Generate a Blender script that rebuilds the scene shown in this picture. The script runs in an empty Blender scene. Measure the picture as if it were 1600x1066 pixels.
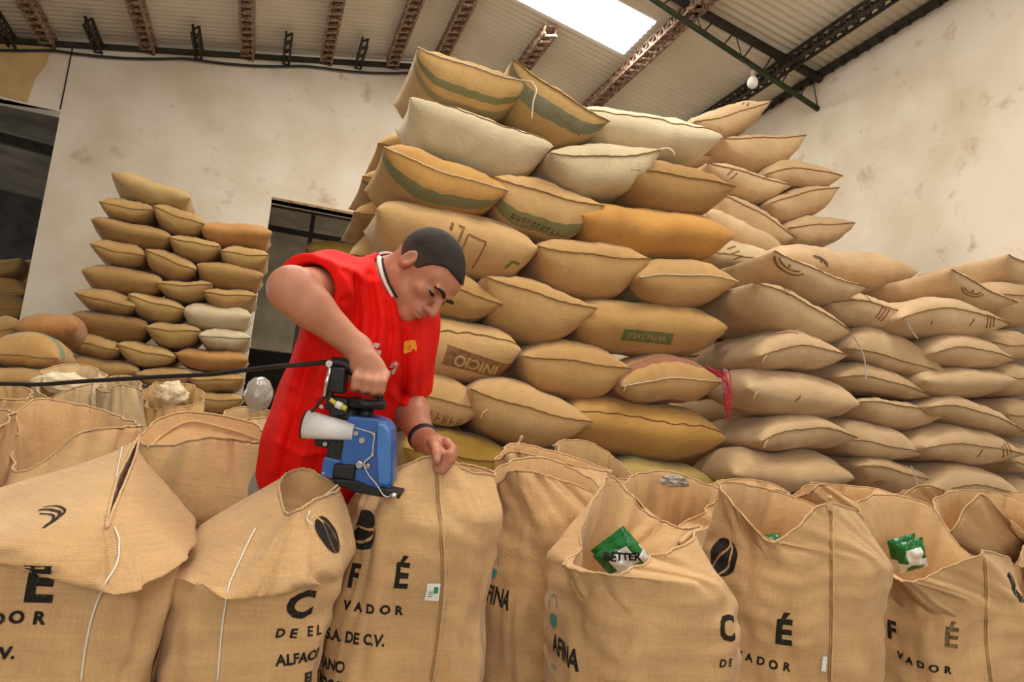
import bpy, bmesh, math, random
import numpy as np
from mathutils import Vector, Matrix, noise
from mathutils.bvhtree import BVHTree

# ------------------------------------------------------------------ camera, sky, lights, exposure
S = bpy.context.scene
COL = S.collection
FPX, CX, CY = 1150.0, 800.0, 533.0
def _v(px, py):
    return Vector(((px - CX) / FPX, -(py - CY) / FPX, 1.0)).normalized()
_dY = _v(400, 660)
_u = _v(1590, -7400); _u = (_u - _dY * _u.dot(_dY)).normalized()
_dX = _dY.cross(_u)
if _dX.x < 0: _dX = -_dX
# camera axes in the room's frame (X along the back wall, Y into the hall, Z up)
CR = Vector((_dX.x, _dY.x, _u.x)); CU = Vector((_dX.y, _dY.y, _u.y)); CF = Vector((_dX.z, _dY.z, _u.z))
CP = Vector((0, 0, 1.0))
cam = bpy.data.cameras.new('camera'); camo = bpy.data.objects.new('camera', cam); COL.objects.link(camo)
cam.sensor_fit = 'HORIZONTAL'; cam.sensor_width = 36.0; cam.lens = 36.0 * FPX / 1600.0
cam.clip_start = 0.05; cam.clip_end = 200
camo.matrix_world = Matrix(((CR.x, CU.x, -CF.x, CP.x), (CR.y, CU.y, -CF.y, CP.y), (CR.z, CU.z, -CF.z, CP.z), (0, 0, 0, 1)))
S.camera = camo

W = bpy.data.worlds.new('sky'); S.world = W; W.use_nodes = True
wn = W.node_tree.nodes
wn['Background'].inputs['Color'].default_value = (0.92, 0.96, 1.0, 1)
wn['Background'].inputs['Strength'].default_value = 3.2

def area_light(name, loc, rot, sx, sy, power, col=(1, 0.95, 0.87)):
    L = bpy.data.lights.new(name, 'AREA'); L.shape = 'RECTANGLE'; L.size = sx; L.size_y = sy
    L.energy = power; L.color = col
    o = bpy.data.objects.new(name, L); COL.objects.link(o); o.location = loc; o.rotation_euler = rot
    return o
# daylight of the wide loading gate behind the viewer, and of the roof lights along the hall
area_light('gate_daylight', (-2.0, -6.6, 2.4), (math.radians(84), 0, 0), 6.5, 4.4, 105, (1, 0.93, 0.82))
# roof lights: (x0, x1, y0, y1) of each translucent sheet, and its lamp's power; first in view, the rest added unseen to light the hall
ROOF_LIGHTS = [(1.75, 4.0, 7.62, 8.5, 150), (1.9, 4.3, 2.2, 3.1, 130), (-1.3, 1.0, 5.6, 6.5, 190), (-1.6, 0.9, 0.6, 1.5, 120), (1.9, 4.3, -2.4, -1.5, 60)]
for x0, x1, y0, y1, pw in ROOF_LIGHTS:
    xm = (x0 + x1) / 2
    area_light('roof_light_lamp', (xm, (y0 + y1) / 2, 6.86 - 0.205 * abs(xm - 1.54) - 0.04), (0, math.radians(11.6 if xm > 1.54 else -11.6), 0), x1 - x0 - .1, y1 - y0 - .1, pw, (1, 0.955, 0.875))
vs = S.view_settings
vs.view_transform = 'Standard'; vs.look = 'None'; vs.gamma = 1.0; vs.use_curve_mapping = False
vs.exposure = 0.0

def at(px, py, Y):
    """the point of the hall seen at photo pixel (px, py) on the vertical plane y = Y"""
    d = CR * ((px - CX) / FPX) - CU * ((py - CY) / FPX) + CF
    return CP + d * (Y / d.y)
def cz(px, py, depth):
    d = CR * ((px - CX) / FPX) - CU * ((py - CY) / FPX) + CF
    return CP + d * depth

# ------------------------------------------------------------------ helpers
def tag(o, label=None, cat=None, group=None, kind=None):
    if label: o['label'] = label
    if cat: o['category'] = cat
    if group: o['group'] = group
    if kind: o['kind'] = kind
    return o
def empty(name, loc=(0, 0, 0)):
    o = bpy.data.objects.new(name, None); COL.objects.link(o); o.location = loc; o.empty_display_size = 0.05
    return o
def link(name, me, mats, parent=None, smooth=True):
    o = bpy.data.objects.new(name, me); COL.objects.link(o)
    for m in (mats if isinstance(mats, (list, tuple)) else [mats]): me.materials.append(m)
    if smooth:
        me.polygons.foreach_set('use_smooth', [True] * len(me.polygons))
    if parent is not None:
        o.parent = parent
        o.matrix_parent_inverse = Matrix.Translation(-parent.location)
    return o
def pyd(name, V, F, mats, parent=None, smooth=True):
    me = bpy.data.meshes.new(name); me.from_pydata([tuple(v) for v in V], [], F); me.update()
    return link(name, me, mats, parent, smooth)
def sub_part(o, part):
    """hang a piece under the part it belongs to"""
    if o is None or part is None: return
    o.parent = part; o.matrix_parent_inverse = Matrix.Identity(4)
def bmobj(name, bm, mats, parent=None, smooth=False, bevel=0.0, seg=2):
    if bevel > 0:
        bmesh.ops.bevel(bm, geom=list(bm.edges), offset=bevel, segments=seg, profile=0.5, affect='EDGES', clamp_overlap=True)
    bmesh.ops.recalc_face_normals(bm, faces=bm.faces)
    me = bpy.data.meshes.new(name); bm.to_mesh(me); bm.free()
    return link(name, me, mats, parent, smooth)
def box(bm, c, s, M=None):
    r = bmesh.ops.create_cube(bm, size=1.0)
    T = Matrix.Translation(Vector(c)) @ (M.to_4x4() if M is not None else Matrix.Identity(4)) @ Matrix.Diagonal((s[0], s[1], s[2], 1))
    bmesh.ops.transform(bm, matrix=T, verts=r['verts']); return r['verts']
def rot_to(d, up=Vector((0, 0, 1))):
    d = Vector(d).normalized(); x = up.cross(d)
    if x.length < 1e-4: x = Vector((1, 0, 0))
    x.normalize(); y = d.cross(x)
    return Matrix((x, y, d)).transposed()
def bar(bm, a, b, w, h, up=Vector((0, 0, 1))):
    a, b = Vector(a), Vector(b); d = b - a
    box(bm, (a + b) / 2, (w, h, d.length), rot_to(d, up))
def cyl(bm, a, b, r1, r2=None, seg=16):
    a, b = Vector(a), Vector(b); d = b - a
    r2 = r1 if r2 is None else r2
    r = bmesh.ops.create_cone(bm, cap_ends=True, segments=seg, radius1=r1, radius2=r2, depth=d.length)
    bmesh.ops.transform(bm, matrix=Matrix.Translation((a + b) / 2) @ rot_to(d).to_4x4(), verts=r['verts'])
def spline(pts, n, closed=False):
    """Catmull-Rom through pts, n samples"""
    P = [Vector(p) for p in pts]; m = len(P); out = []
    for i in range(n):
        t = i / n * m if closed else i / (n - 1) * (m - 1)
        k = int(math.floor(t)); 
        if not closed and k >= m - 1: k = m - 2
        f = t - k
        g = (lambda j: P[j % m]) if closed else (lambda j: P[min(max(j, 0), m - 1)])
        a, b, c, d = g(k - 1), g(k), g(k + 1), g(k + 2)
        out.append(0.5 * ((2 * b) + (c - a) * f + (2 * a - 5 * b + 4 * c - d) * f * f + (3 * b - a - 3 * c + d) * f ** 3))
    return out
def tube(name, pts, r, mat, parent=None, n=None, seg=8, taper=None):
    pts = spline(pts, n) if n else [Vector(p) for p in pts]
    V, F = [], []; N = len(pts)
    up = Vector((0, 0, 1)); prev = None
    for i, p in enumerate(pts):
        d = (pts[min(i + 1, N - 1)] - pts[max(i - 1, 0)]).normalized()
        x = prev if prev is not None else up.cross(d)
        x = x - d * x.dot(d)
        if x.length < 1e-5: x = Vector((1, 0, 0)) - d * d.x
        x.normalize(); prev = x; y = d.cross(x)
        rr = r * (taper(i / (N - 1)) if taper else 1)
        for k in range(seg):
            a = 2 * math.pi * k / seg; V.append(p + x * (rr * math.cos(a)) + y * (rr * math.sin(a)))
    for i in range(N - 1):
        for k in range(seg):
            F.append((i * seg + k, i * seg + (k + 1) % seg, (i + 1) * seg + (k + 1) % seg, (i + 1) * seg + k))
    F.append(tuple(range(seg))[::-1]); F.append(tuple((N - 1) * seg + k for k in range(seg)))
    return pyd(name, V, F, mat, parent)

# ------------------------------------------------------------------ materials
def lin(c):
    return tuple(((x / 255) / 12.92 if x / 255 <= 0.04045 else ((x / 255 + 0.055) / 1.055) ** 2.4) for x in c)
def mat_new(name, rgb, rough=0.7, metal=0.0, spec=0.4):
    m = bpy.data.materials.new(name); m.use_nodes = True
    b = m.node_tree.nodes['Principled BSDF']
    b.inputs['Base Color'].default_value = (*rgb, 1); b.inputs['Roughness'].default_value = rough
    b.inputs['Metallic'].default_value = metal; b.inputs['Specular IOR Level'].default_value = spec
    return m
def nd(m, t, **kw):
    n = m.node_tree.nodes.new(t)
    for k, v in kw.items(): setattr(n, k, v)
    return n
def noise_mat(name, rgb, rgb2, scale=6, rough=0.8, bump=0.15, bscale=60, metal=0.0, lo=0.35, hi=0.65, bdist=0.01, detail=4, spec=0.3):
    m = mat_new(name, rgb, rough, metal, spec); L = m.node_tree.links.new; b = m.node_tree.nodes['Principled BSDF']
    tc = nd(m, 'ShaderNodeTexCoord'); n1 = nd(m, 'ShaderNodeTexNoise'); n1.inputs['Scale'].default_value = scale; n1.inputs['Detail'].default_value = detail
    L(tc.outputs['Object'], n1.inputs['Vector'])
    cr = nd(m, 'ShaderNodeValToRGB'); cr.color_ramp.elements[0].position = lo; cr.color_ramp.elements[1].position = hi
    cr.color_ramp.elements[0].color = (*rgb2, 1); cr.color_ramp.elements[1].color = (*rgb, 1)
    L(n1.outputs['Fac'], cr.inputs['Fac']); L(cr.outputs['Color'], b.inputs['Base Color'])
    if bump:
        n2 = nd(m, 'ShaderNodeTexNoise'); n2.inputs['Scale'].default_value = bscale; n2.inputs['Detail'].default_value = 3
        L(tc.outputs['Object'], n2.inputs['Vector'])
        bp = nd(m, 'ShaderNodeBump'); bp.inputs['Strength'].default_value = bump; bp.inputs['Distance'].default_value = bdist
        L(n2.outputs['Fac'], bp.inputs['Height']); L(bp.outputs['Normal'], b.inputs['Normal'])
    return m
_burlap = {}
def burlap(rgb, weave=540.0, wear=0.86):
    """jute cloth: two crossing thread waves, slubs and soft blotches; one material for each cloth colour"""
    key = (rgb, weave)
    if key in _burlap: return _burlap[key]
    c = lin(rgb); m = mat_new('jute_%d_%d_%d' % rgb, c, 0.92, 0, 0.12); L = m.node_tree.links.new; b = m.node_tree.nodes['Principled BSDF']
    b.inputs['Sheen Weight'].default_value = 0.15; b.inputs['Sheen Roughness'].default_value = 0.6
    tc = nd(m, 'ShaderNodeTexCoord')
    big = nd(m, 'ShaderNodeTexNoise'); big.inputs['Scale'].default_value = 3.5; big.inputs['Detail'].default_value = 5
    L(tc.outputs['Object'], big.inputs['Vector'])
    r1 = nd(m, 'ShaderNodeValToRGB'); r1.color_ramp.elements[0].position = 0.3; r1.color_ramp.elements[1].position = 0.7
    r1.color_ramp.elements[0].color = (c[0] * wear, c[1] * wear * 0.97, c[2] * wear * 0.93, 1); r1.color_ramp.elements[1].color = (*[min(1, x * 1.07) for x in c], 1)
    L(big.outputs['Fac'], r1.inputs['Fac'])
    wa = nd(m, 'ShaderNodeTexWave'); wa.wave_type = 'BANDS'; wa.bands_direction = 'Z'; wa.inputs['Scale'].default_value = weave / 6.283; wa.inputs['Distortion'].default_value = 1.2; wa.inputs['Detail Scale'].default_value = 2.0
    wb = nd(m, 'ShaderNodeTexWave'); wb.wave_type = 'BANDS'; wb.bands_direction = 'X'; wb.inputs['Scale'].default_value = weave / 6.283; wb.inputs['Distortion'].default_value = 1.2; wb.inputs['Detail Scale'].default_value = 2.0
    L(tc.outputs['Object'], wa.inputs['Vector']); L(tc.outputs['Object'], wb.inputs['Vector'])
    ad = nd(m, 'ShaderNodeMath', operation='ADD'); L(wa.outputs['Fac'], ad.inputs[0]); L(wb.outputs['Fac'], ad.inputs[1])
    # slubs: noise stretched along the threads
    mp = nd(m, 'ShaderNodeMapping'); mp.inputs['Scale'].default_value = (12, 12, 260); L(tc.outputs['Object'], mp.inputs['Vector'])
    sl = nd(m, 'ShaderNodeTexNoise'); sl.inputs['Scale'].default_value = 1.0; sl.inputs['Detail'].default_value = 2; L(mp.outputs['Vector'], sl.inputs['Vector'])
    mp2 = nd(m, 'ShaderNodeMapping'); mp2.inputs['Scale'].default_value = (260, 260, 10); L(tc.outputs['Object'], mp2.inputs['Vector'])
    sl2 = nd(m, 'ShaderNodeTexNoise'); sl2.inputs['Scale'].default_value = 1.0; sl2.inputs['Detail'].default_value = 2; L(mp2.outputs['Vector'], sl2.inputs['Vector'])
    sa = nd(m, 'ShaderNodeMath', operation='ADD'); L(sl.outputs['Fac'], sa.inputs[0]); L(sl2.outputs['Fac'], sa.inputs[1])
    mr = nd(m, 'ShaderNodeMapRange'); mr.inputs['From Min'].default_value = 0.7; mr.inputs['From Max'].default_value = 1.3; mr.inputs['To Min'].default_value = 0.90; mr.inputs['To Max'].default_value = 1.07
    L(sa.outputs[0], mr.inputs['Value'])
    mx = nd(m, 'ShaderNodeMix', data_type='RGBA', blend_type='MULTIPLY'); mx.inputs[0].default_value = 1.0
    L(r1.outputs['Color'], mx.inputs[6]); L(mr.outputs['Result'], mx.inputs[7]); L(mx.outputs[2], b.inputs['Base Color'])
    bp = nd(m, 'ShaderNodeBump'); bp.inputs['Strength'].default_value = 0.24; bp.inputs['Distance'].default_value = 0.0025
    a2 = nd(m, 'ShaderNodeMath', operation='ADD'); L(ad.outputs[0], a2.inputs[0]); L(sa.outputs[0], a2.inputs[1])
    L(a2.outputs[0], bp.inputs['Height'])
    cn_ = nd(m, 'ShaderNodeTexNoise'); cn_.inputs['Scale'].default_value = 15; cn_.inputs['Detail'].default_value = 3; cn_.inputs['Distortion'].default_value = .6; L(tc.outputs['Object'], cn_.inputs['Vector'])
    b2 = nd(m, 'ShaderNodeBump'); b2.inputs['Strength'].default_value = 0.30; b2.inputs['Distance'].default_value = 0.02   # soft creases of the cloth
    L(cn_.outputs['Fac'], b2.inputs['Height']); L(bp.outputs['Normal'], b2.inputs['Normal']); L(b2.outputs['Normal'], b.inputs['Normal'])
    _burlap[key] = m
    return m
# ------------------------------------------------------------------ the hall
YB, XW = 11.0, 6.0                 # back wall, right wall
RX, RZ, SL = 1.54, 6.86, 0.205     # ridge, its height, roof slope
def roof_z(x): return RZ - SL * abs(x - RX)
M_wall = noise_mat('wall_plaster', lin((226, 214, 196)), lin((206, 190, 164)), 1.1, 0.92, 0.12, 14, lo=0.3, hi=0.6, bdist=0.02, detail=9)
def stained(m):
    nt = m.node_tree; L = nt.links.new; b = nt.nodes['Principled BSDF']; src = b.inputs['Base Color'].links[0].from_socket
    tc = nd(m, 'ShaderNodeTexCoord'); n = nd(m, 'ShaderNodeTexNoise'); n.inputs['Scale'].default_value = 1.7; n.inputs['Detail'].default_value = 8; n.inputs['Roughness'].default_value = 0.68
    L(tc.outputs['Object'], n.inputs['Vector'])
    r = nd(m, 'ShaderNodeValToRGB'); r.color_ramp.elements[0].position = 0.60; r.color_ramp.elements[1].position = 0.74
    r.color_ramp.elements[0].color = (0, 0, 0, 1); r.color_ramp.elements[1].color = (0.75, 0.75, 0.75, 1)
    mx = nd(m, 'ShaderNodeMix', data_type='RGBA'); L(n.outputs['Fac'], r.inputs['Fac']); L(r.outputs['Color'], mx.inputs[0])
    L(src, mx.inputs[6]); mx.inputs[7].default_value = (*lin((165, 138, 104)), 1)
    n2 = nd(m, 'ShaderNodeTexNoise'); n2.inputs['Scale'].default_value = 3.6; n2.inputs['Detail'].default_value = 6; n2.inputs['Roughness'].default_value = 0.6; L(tc.outputs['Object'], n2.inputs['Vector'])
    r2 = nd(m, 'ShaderNodeValToRGB'); r2.color_ramp.elements[0].position = 0.62; r2.color_ramp.elements[1].position = 0.78; r2.color_ramp.elements[0].color = (0, 0, 0, 1); r2.color_ramp.elements[1].color = (0.6, 0.6, 0.6, 1)
    m2 = nd(m, 'ShaderNodeMix', data_type='RGBA'); L(n2.outputs['Fac'], r2.inputs['Fac']); L(r2.outputs['Color'], m2.inputs[0]); L(mx.outputs[2], m2.inputs[6]); m2.inputs[7].default_value = (*lin((150, 116, 74)), 1)
    L(m2.outputs[2], b.inputs['Base Color'])
    return m
stained(M_wall)
M_floor = noise_mat('concrete_floor', lin((140, 128, 110)), lin((112, 100, 84)), 2.0, 0.85, 0.1, 30)
M_roof = noise_mat('zinc_sheet', lin((228, 220, 204)), lin((214, 204, 186)), 0.8, 0.55, 0.0, metal=0.0)
M_rust = noise_mat('rusty_steel', lin((132, 98, 80)), lin((178, 158, 136)), 26, 0.7, 0.2, 60, lo=0.42, hi=0.5)
M_dark = noise_mat('dark_steel', lin((44, 40, 34)), lin((62, 54, 44)), 8, 0.6, 0.1, 60)
M_green = noise_mat('green_steel', lin((58, 66, 38)), lin((44, 48, 30)), 8, 0.6, 0.1, 60)
M_patch = noise_mat('bare_plaster', lin((205, 172, 118)), lin((190, 160, 112)), 5, 0.92, 0.1, 30)
M_cable = mat_new('black_cable', (0.012, 0.012, 0.013), 0.5)
M_gloom_joint = noise_mat('gloom_and_joint', lin((58, 50, 42)), lin((40, 34, 28)), 3, 0.9, 0.1, 20)  # gloom of the unlit annexes put into the wall colour; crack joint shares it

def slab(name, pts, d, mat, label=None):
    """a polygon given by its corners, extruded by vector d"""
    bm = bmesh.new(); a = [bm.verts.new(p) for p in pts]; b = [bm.verts.new(Vector(p) + Vector(d)) for p in pts]
    bm.faces.new(a); bm.faces.new(b[::-1]); n = len(pts)
    for i in range(n): bm.faces.new((a[i], b[i], b[(i + 1) % n], a[(i + 1) % n]))
    o = bmobj(name, bm, mat); o['kind'] = 'structure'
    if label: o['label'] = label
    return o
slab('floor', [(-11, -7, 0), (9, -7, 0), (9, 20, 0), (-11, 20, 0)], (0, 0, -0.2), M_floor, 'grey concrete floor of the sack warehouse')
# back wall with two tall openings (left: X < -3.06, top 4.87; middle: X -0.23..1.02, top 4.23)
XL = -11.0; t = (0, 0.25, 0)
DX0, DX1, DZ = -0.235, 1.30, 4.22
OX1, OZ = -3.06, 4.87
def wt(x): return roof_z(x) - 0.03
wl = slab('wall_back', [(OX1, YB, 0), (DX0, YB, 0), (DX0, YB, wt(DX0)), (OX1, YB, wt(OX1))], t, M_wall, 'stained cream plaster wall between the two dark openings')
slab('wall_back', [(DX0, YB, DZ), (DX1, YB, DZ), (DX1, YB, wt(DX1)), (DX0, YB, wt(DX0))], t, M_wall, 'cream plaster above the middle opening')
slab('wall_back', [(DX1, YB, 0), (XW, YB, 0), (XW, YB, wt(XW)), (RX, YB, wt(RX)), (DX1, YB, wt(DX1))], t, M_wall, 'cream plaster wall behind the tall sack stack')
slab('wall_back', [(XL, YB, OZ + 0.05), (OX1, YB, OZ), (OX1, YB, wt(OX1)), (XL, YB, wt(XL))], t, M_wall, 'cream plaster above the left opening')
slab('trim_1', [(-3.95, YB - 0.012, 4.93), (-3.46, YB - 0.012, 4.90), (-3.42, YB - 0.012, 5.25), (-3.33, YB - 0.012, 5.48), (-3.3, YB - 0.012, 5.80), (-3.95, YB - 0.012, 5.68)], (0, 0.01, 0), M_patch, 'bare yellowish plaster patch above the left opening')
slab('trim_2', [(-3.075, YB - 0.012, 4.9), (-3.06, YB - 0.012, 4.9), (-3.06, YB - 0.012, wt(-3.06)), (-3.075, YB - 0.012, wt(-3.06))], (0, 0.01, 0), M_gloom_joint, 'dark vertical crack joint in the back wall')
slab('trim_3', [(DX0, YB - 0.015, DZ), (DX1, YB - 0.015, DZ), (DX1, YB - 0.015, DZ + 0.035), (DX0, YB - 0.015, DZ + 0.035)], (0, 0.2, 0), noise_mat('lintel_edge', lin((170, 140, 105)), lin((120, 95, 70)), 12), 'brown lintel edge of the middle opening')
slab('wall_right', [(XW, -7, 0), (XW, YB + .25, 0), (XW, YB + .25, roof_z(XW) - .02), (XW, -7, roof_z(XW) - .02)], (0.25, 0, 0), M_wall, 'tall stained cream plaster wall on the right')
slab('wall_left', [(XL, -7, 0), (XL, YB + .25, 0), (XL, YB + .25, roof_z(XL)), (XL, -7, roof_z(XL))], (-0.25, 0, 0), M_wall)
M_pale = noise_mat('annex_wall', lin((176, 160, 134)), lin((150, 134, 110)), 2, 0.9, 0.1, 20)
# beyond the openings: a dim annex on the left, its gloom put into dark colours, a paler one in the middle
slab('wall_annex', [(-1.2, YB + .25, 0), (-1.2, 19, 0), (-1.2, 19, 6.3), (-1.2, YB + .25, 6.3)], (0.15, 0, 0), M_gloom_joint, 'dark dividing wall behind the back wall')
slab('wall_annex', [(XL, 19, 0), (-1.2, 19, 0), (-1.2, 19, 6.3), (XL, 19, 6.3)], (0, .2, 0), M_gloom_joint, 'dark far wall of the left annex')
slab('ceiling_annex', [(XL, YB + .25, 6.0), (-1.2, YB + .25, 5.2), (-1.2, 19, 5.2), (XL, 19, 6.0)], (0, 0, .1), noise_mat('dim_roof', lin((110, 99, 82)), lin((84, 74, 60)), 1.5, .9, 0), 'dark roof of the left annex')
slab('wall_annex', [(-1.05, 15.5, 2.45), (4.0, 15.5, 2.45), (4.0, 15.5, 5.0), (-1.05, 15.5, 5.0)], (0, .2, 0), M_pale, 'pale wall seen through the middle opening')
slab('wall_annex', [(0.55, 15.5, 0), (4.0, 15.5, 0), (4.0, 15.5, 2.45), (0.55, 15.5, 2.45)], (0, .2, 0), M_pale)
slab('wall_annex', [(-1.05, 18.0, 0), (4.0, 18.0, 0), (4.0, 18.0, 5.2), (-1.05, 18.0, 5.2)], (0, .2, 0), M_gloom_joint, 'dark inner wall beyond the far doorway')
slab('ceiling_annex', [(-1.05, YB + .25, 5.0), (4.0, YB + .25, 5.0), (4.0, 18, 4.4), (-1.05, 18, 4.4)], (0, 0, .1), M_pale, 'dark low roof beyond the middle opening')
for k, y in enumerate((12.6, 14.0)):
    bm = bmesh.new(); bar(bm, (-1.0, y, 4.62 - .06 * k), (3.9, y, 4.62 - .06 * k), .06, .1)
    tag(bmobj('roof_beam', bm, M_dark), ['nearer dark roof beam seen through the middle opening', 'farther dark roof beam seen through the middle opening'][k], 'beam')
for k, (x, y) in enumerate(((-5.6, 13.6),)):
    bm = bmesh.new(); bar(bm, (-10, y, 5.55), (-1.3, y, 4.9), .10, .16)
    tag(bmobj('roof_beam', bm, M_dark), 'dark roof beam in the left opening', 'beam')
bm = bmesh.new(); bar(bm, (0.45, 13.2, 2.0), (0.45, 13.2, 4.75), .07, .07)
tag(bmobj('roof_post', bm, M_dark), 'dark steel post seen through the middle opening', 'post')

# corrugated roof: two slopes, the right one with a roof light
def sheet(name, x0, x1, y0, y1, mat, amp=0.009, pitch=0.11, label=None, nx=6):
    ny = max(2, int((y1 - y0) / pitch * 6)); V, F = [], []
    for i in range(nx + 1):
        x = x0 + (x1 - x0) * i / nx
        for j in range(ny + 1):
            y = y0 + (y1 - y0) * j / ny
            V.append((x, y, roof_z(x) + 0.05 + amp * math.sin(y / pitch * 2 * math.pi)))
    for i in range(nx):
        for j in range(ny):
            a = i * (ny + 1) + j; F.append((a, a + 1, a + ny + 2, a + ny + 1))
    o = pyd(name, V, F, mat); o['kind'] = 'structure'
    if label: o['label'] = label
    return o

def slope(side, xa, xb):
    """one roof slope as sheets, left open where its roof lights lie"""
    ls = sorted([r for r in ROOF_LIGHTS if (r[0] > RX) == (side == 'right')], key=lambda r: r[2]); y = -7.0
    for (x0, x1, y0, y1, _) in ls:
        sheet('ceiling', xa, xb, y, y0, M_roof, label='grey corrugated roof sheeting, %s slope' % side)
        sheet('ceiling', xa, x0, y0, y1, M_roof); sheet('ceiling', x1, xb, y0, y1, M_roof); y = y1
    sheet('ceiling', xa, xb, y, YB + .3, M_roof, label='grey corrugated roof sheeting by the back wall, %s slope' % side)
slope('left', XL, RX); slope('right', RX, XW + .3)
M_sky = bpy.data.materials.new('roof_light_sheet'); M_sky.use_nodes = True
_nt = M_sky.node_tree; _nt.nodes.clear()
_o = _nt.nodes.new('ShaderNodeOutputMaterial'); _a = _nt.nodes.new('ShaderNodeBsdfTranslucent'); _t = _nt.nodes.new('ShaderNodeBsdfTransparent'); _m = _nt.nodes.new('ShaderNodeMixShader')
_a.inputs['Color'].default_value = (.95, .95, .95, 1); _m.inputs[0].default_value = 0.35
_nt.links.new(_t.outputs[0], _m.inputs[1]); _nt.links.new(_a.outputs[0], _m.inputs[2]); _nt.links.new(_m.outputs[0], _o.inputs['Surface'])
for k, (x0, x1, y0, y1, _) in enumerate(ROOF_LIGHTS):  # all sheets but the first are added, out of view
    sheet('window_%d' % (k + 1), x0, x1, y0, y1, M_sky, label='bright translucent roof light sheet in the right slope' if k == 0 else None)
# front wall with the loading gate behind the viewer
slab('wall_front', [(XL, -7, 0), (-5.3, -7, 0), (-5.3, -7, 4.7), (1.3, -7, 4.7), (1.3, -7, 0), (XW, -7, 0), (XW, -7, roof_z(XW)), (RX, -7, RZ), (XL, -7, roof_z(XL))], (0, -.25, 0), M_wall)
def lattice(name, a, b, depth, mat, label, step=0.17, cw=0.05, group='lattice roof purlins', wb=0.030, w=0.16):
    """open-web joist: upper and lower chord pairs, zigzag web bars on both faces"""
    a, b = Vector(a), Vector(b); root = empty(name, a); tag(root, label, 'purlin', group)
    dn = Vector((0, 0, -depth)); side = (b - a).cross(Vector((0, 0, 1))).normalized() * (w / 2)
    for off in (Vector((0, 0, 0)), dn):
        for sg in (-1, 1):
            bm = bmesh.new(); bar(bm, a + off + side * sg, b + off + side * sg, 0.028, 0.028); bmobj('chord', bm, mat, root)
    n = max(1, int((b - a).length / step))
    for sg in (-1, 1):
        bm = bmesh.new()
        for i in range(n):
            p, q = a.lerp(b, i / n), a.lerp(b, (i + .5) / n); r = a.lerp(b, (i + 1) / n)
            bar(bm, p + side * sg, q + dn + side * sg, wb, wb); bar(bm, q + dn + side * sg, r + side * sg, wb, wb)
        bmobj('web', bm, mat, root)['kind'] = 'stuff'
    for off in (Vector((0, 0, 0)), dn):           # cross battens between the chords
        bm = bmesh.new()
        for i in range(n + 1):
            p = a.lerp(b, i / n) + off; q = a.lerp(b, min(1, (i + .5) / n)) + off
            bar(bm, p + side, q - side, wb, wb)
        bmobj('lacing', bm, mat, root)['kind'] = 'stuff'
    return root
pl = [(-3.35, 'rusty lattice purlin on the left roof slope, nearest the left edge'), (-2.15, 'rusty lattice purlin on the left slope, second from the left edge'),
      (-0.86, 'rusty lattice purlin on the left slope, third from the left edge'), (0.24, 'rusty lattice purlin on the left slope, fourth from the left edge'),
      (1.22, 'rusty lattice purlin just left of the roof ridge'), (1.86, 'rusty lattice purlin just right of the roof ridge'),
      (2.95, 'rusty lattice purlin running up to the roof light'), (4.14, 'rusty lattice purlin beside the roof light corner'), ]
for x, lb in pl:
    lattice('roof_purlin', (x, 8.56 if x == 2.95 else 6.0, roof_z(x) - .0), (x, YB, roof_z(x) - .0), 0.13, M_rust, lb)
lattice('roof_purlin', (5.52, 3.0, roof_z(5.52) - .0), (5.52, YB, roof_z(5.52)), 0.14, M_dark, 'dark lattice purlin beside the right wall', w=.10, wb=.020)
for k, x in enumerate((-3.75, -2.75, -1.5, -0.32, 0.72)):
    lattice('wall_bracket', (x, YB - .75, roof_z(x) - .06), (x, YB, roof_z(x) - .06), 0.11, M_dark,
            ['leftmost', 'second from the left', 'middle', 'fourth from the left', 'rightmost'][k] + ' of the short dark lattice brackets on the back wall', step=.2, w=.08, wb=.02, group='short lattice brackets on the back wall')
# dark wall plate and sagging cables along the top of the back wall
for xa, xb, nm in ((-8.0, RX, 'left'), (RX, XW, 'right')):
    bm = bmesh.new(); bar(bm, (xa, YB - .05, roof_z(xa) - .10), (xb, YB - .05, roof_z(xb) - .10), .07, .06)
    tag(bmobj('wall_plate', bm, M_dark), 'dark steel plate along the top of the back wall, %s slope' % nm, 'beam')
random.seed(3)
tag(tube('wall_cable', [(x, YB - .06, roof_z(x) - .20 - .05 * abs(math.sin(x * 1.9))) for x in np.linspace(-4.6, 1.5, 24)], .018, M_cable, n=90), 'black cable sagging along the top of the back wall', 'cable')
# truss over the stack: thick dark rafter, green tie pipe, thin ties; and the eave edge on the right wall
YT = 7.0
bm = bmesh.new(); cyl(bm, (1.6, YT, roof_z(1.6) - .02), (XW, YT, roof_z(XW) - .06), .055, seg=12)
tag(bmobj('truss_rafter', bm, M_dark, smooth=True), 'thick dark pipe rafter running down to the right wall', 'rafter')
ga, gb = at(1000, -14, YT - .02), Vector((XW, YT + .02, 5.50))
tr = empty('truss_tie', gb); tag(tr, 'green pipe tie of the roof truss ending at the right wall', 'truss')
bm = bmesh.new(); cyl(bm, ga - (gb - ga) * .4, gb, .034, seg=12); bmobj('tie_pipe', bm, M_green, tr, smooth=True)
for k in range(9):
    f0 = k / 9; p = ga.lerp(gb, f0); x1 = ga.lerp(gb, f0 + .06).x
    bm = bmesh.new(); cyl(bm, p, (x1, YT, roof_z(x1) - .05), .010, seg=6); bmobj('web_rod', bm, M_dark, tr, smooth=True)
    if k % 2 == 0:
        x2 = ga.lerp(gb, f0 + .11).x; bm = bmesh.new(); cyl(bm, ga.lerp(gb, f0 + .11), (x1, YT, roof_z(x1) - .05), .007, seg=6); bmobj('web_rod', bm, M_dark, tr, smooth=True)
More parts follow.
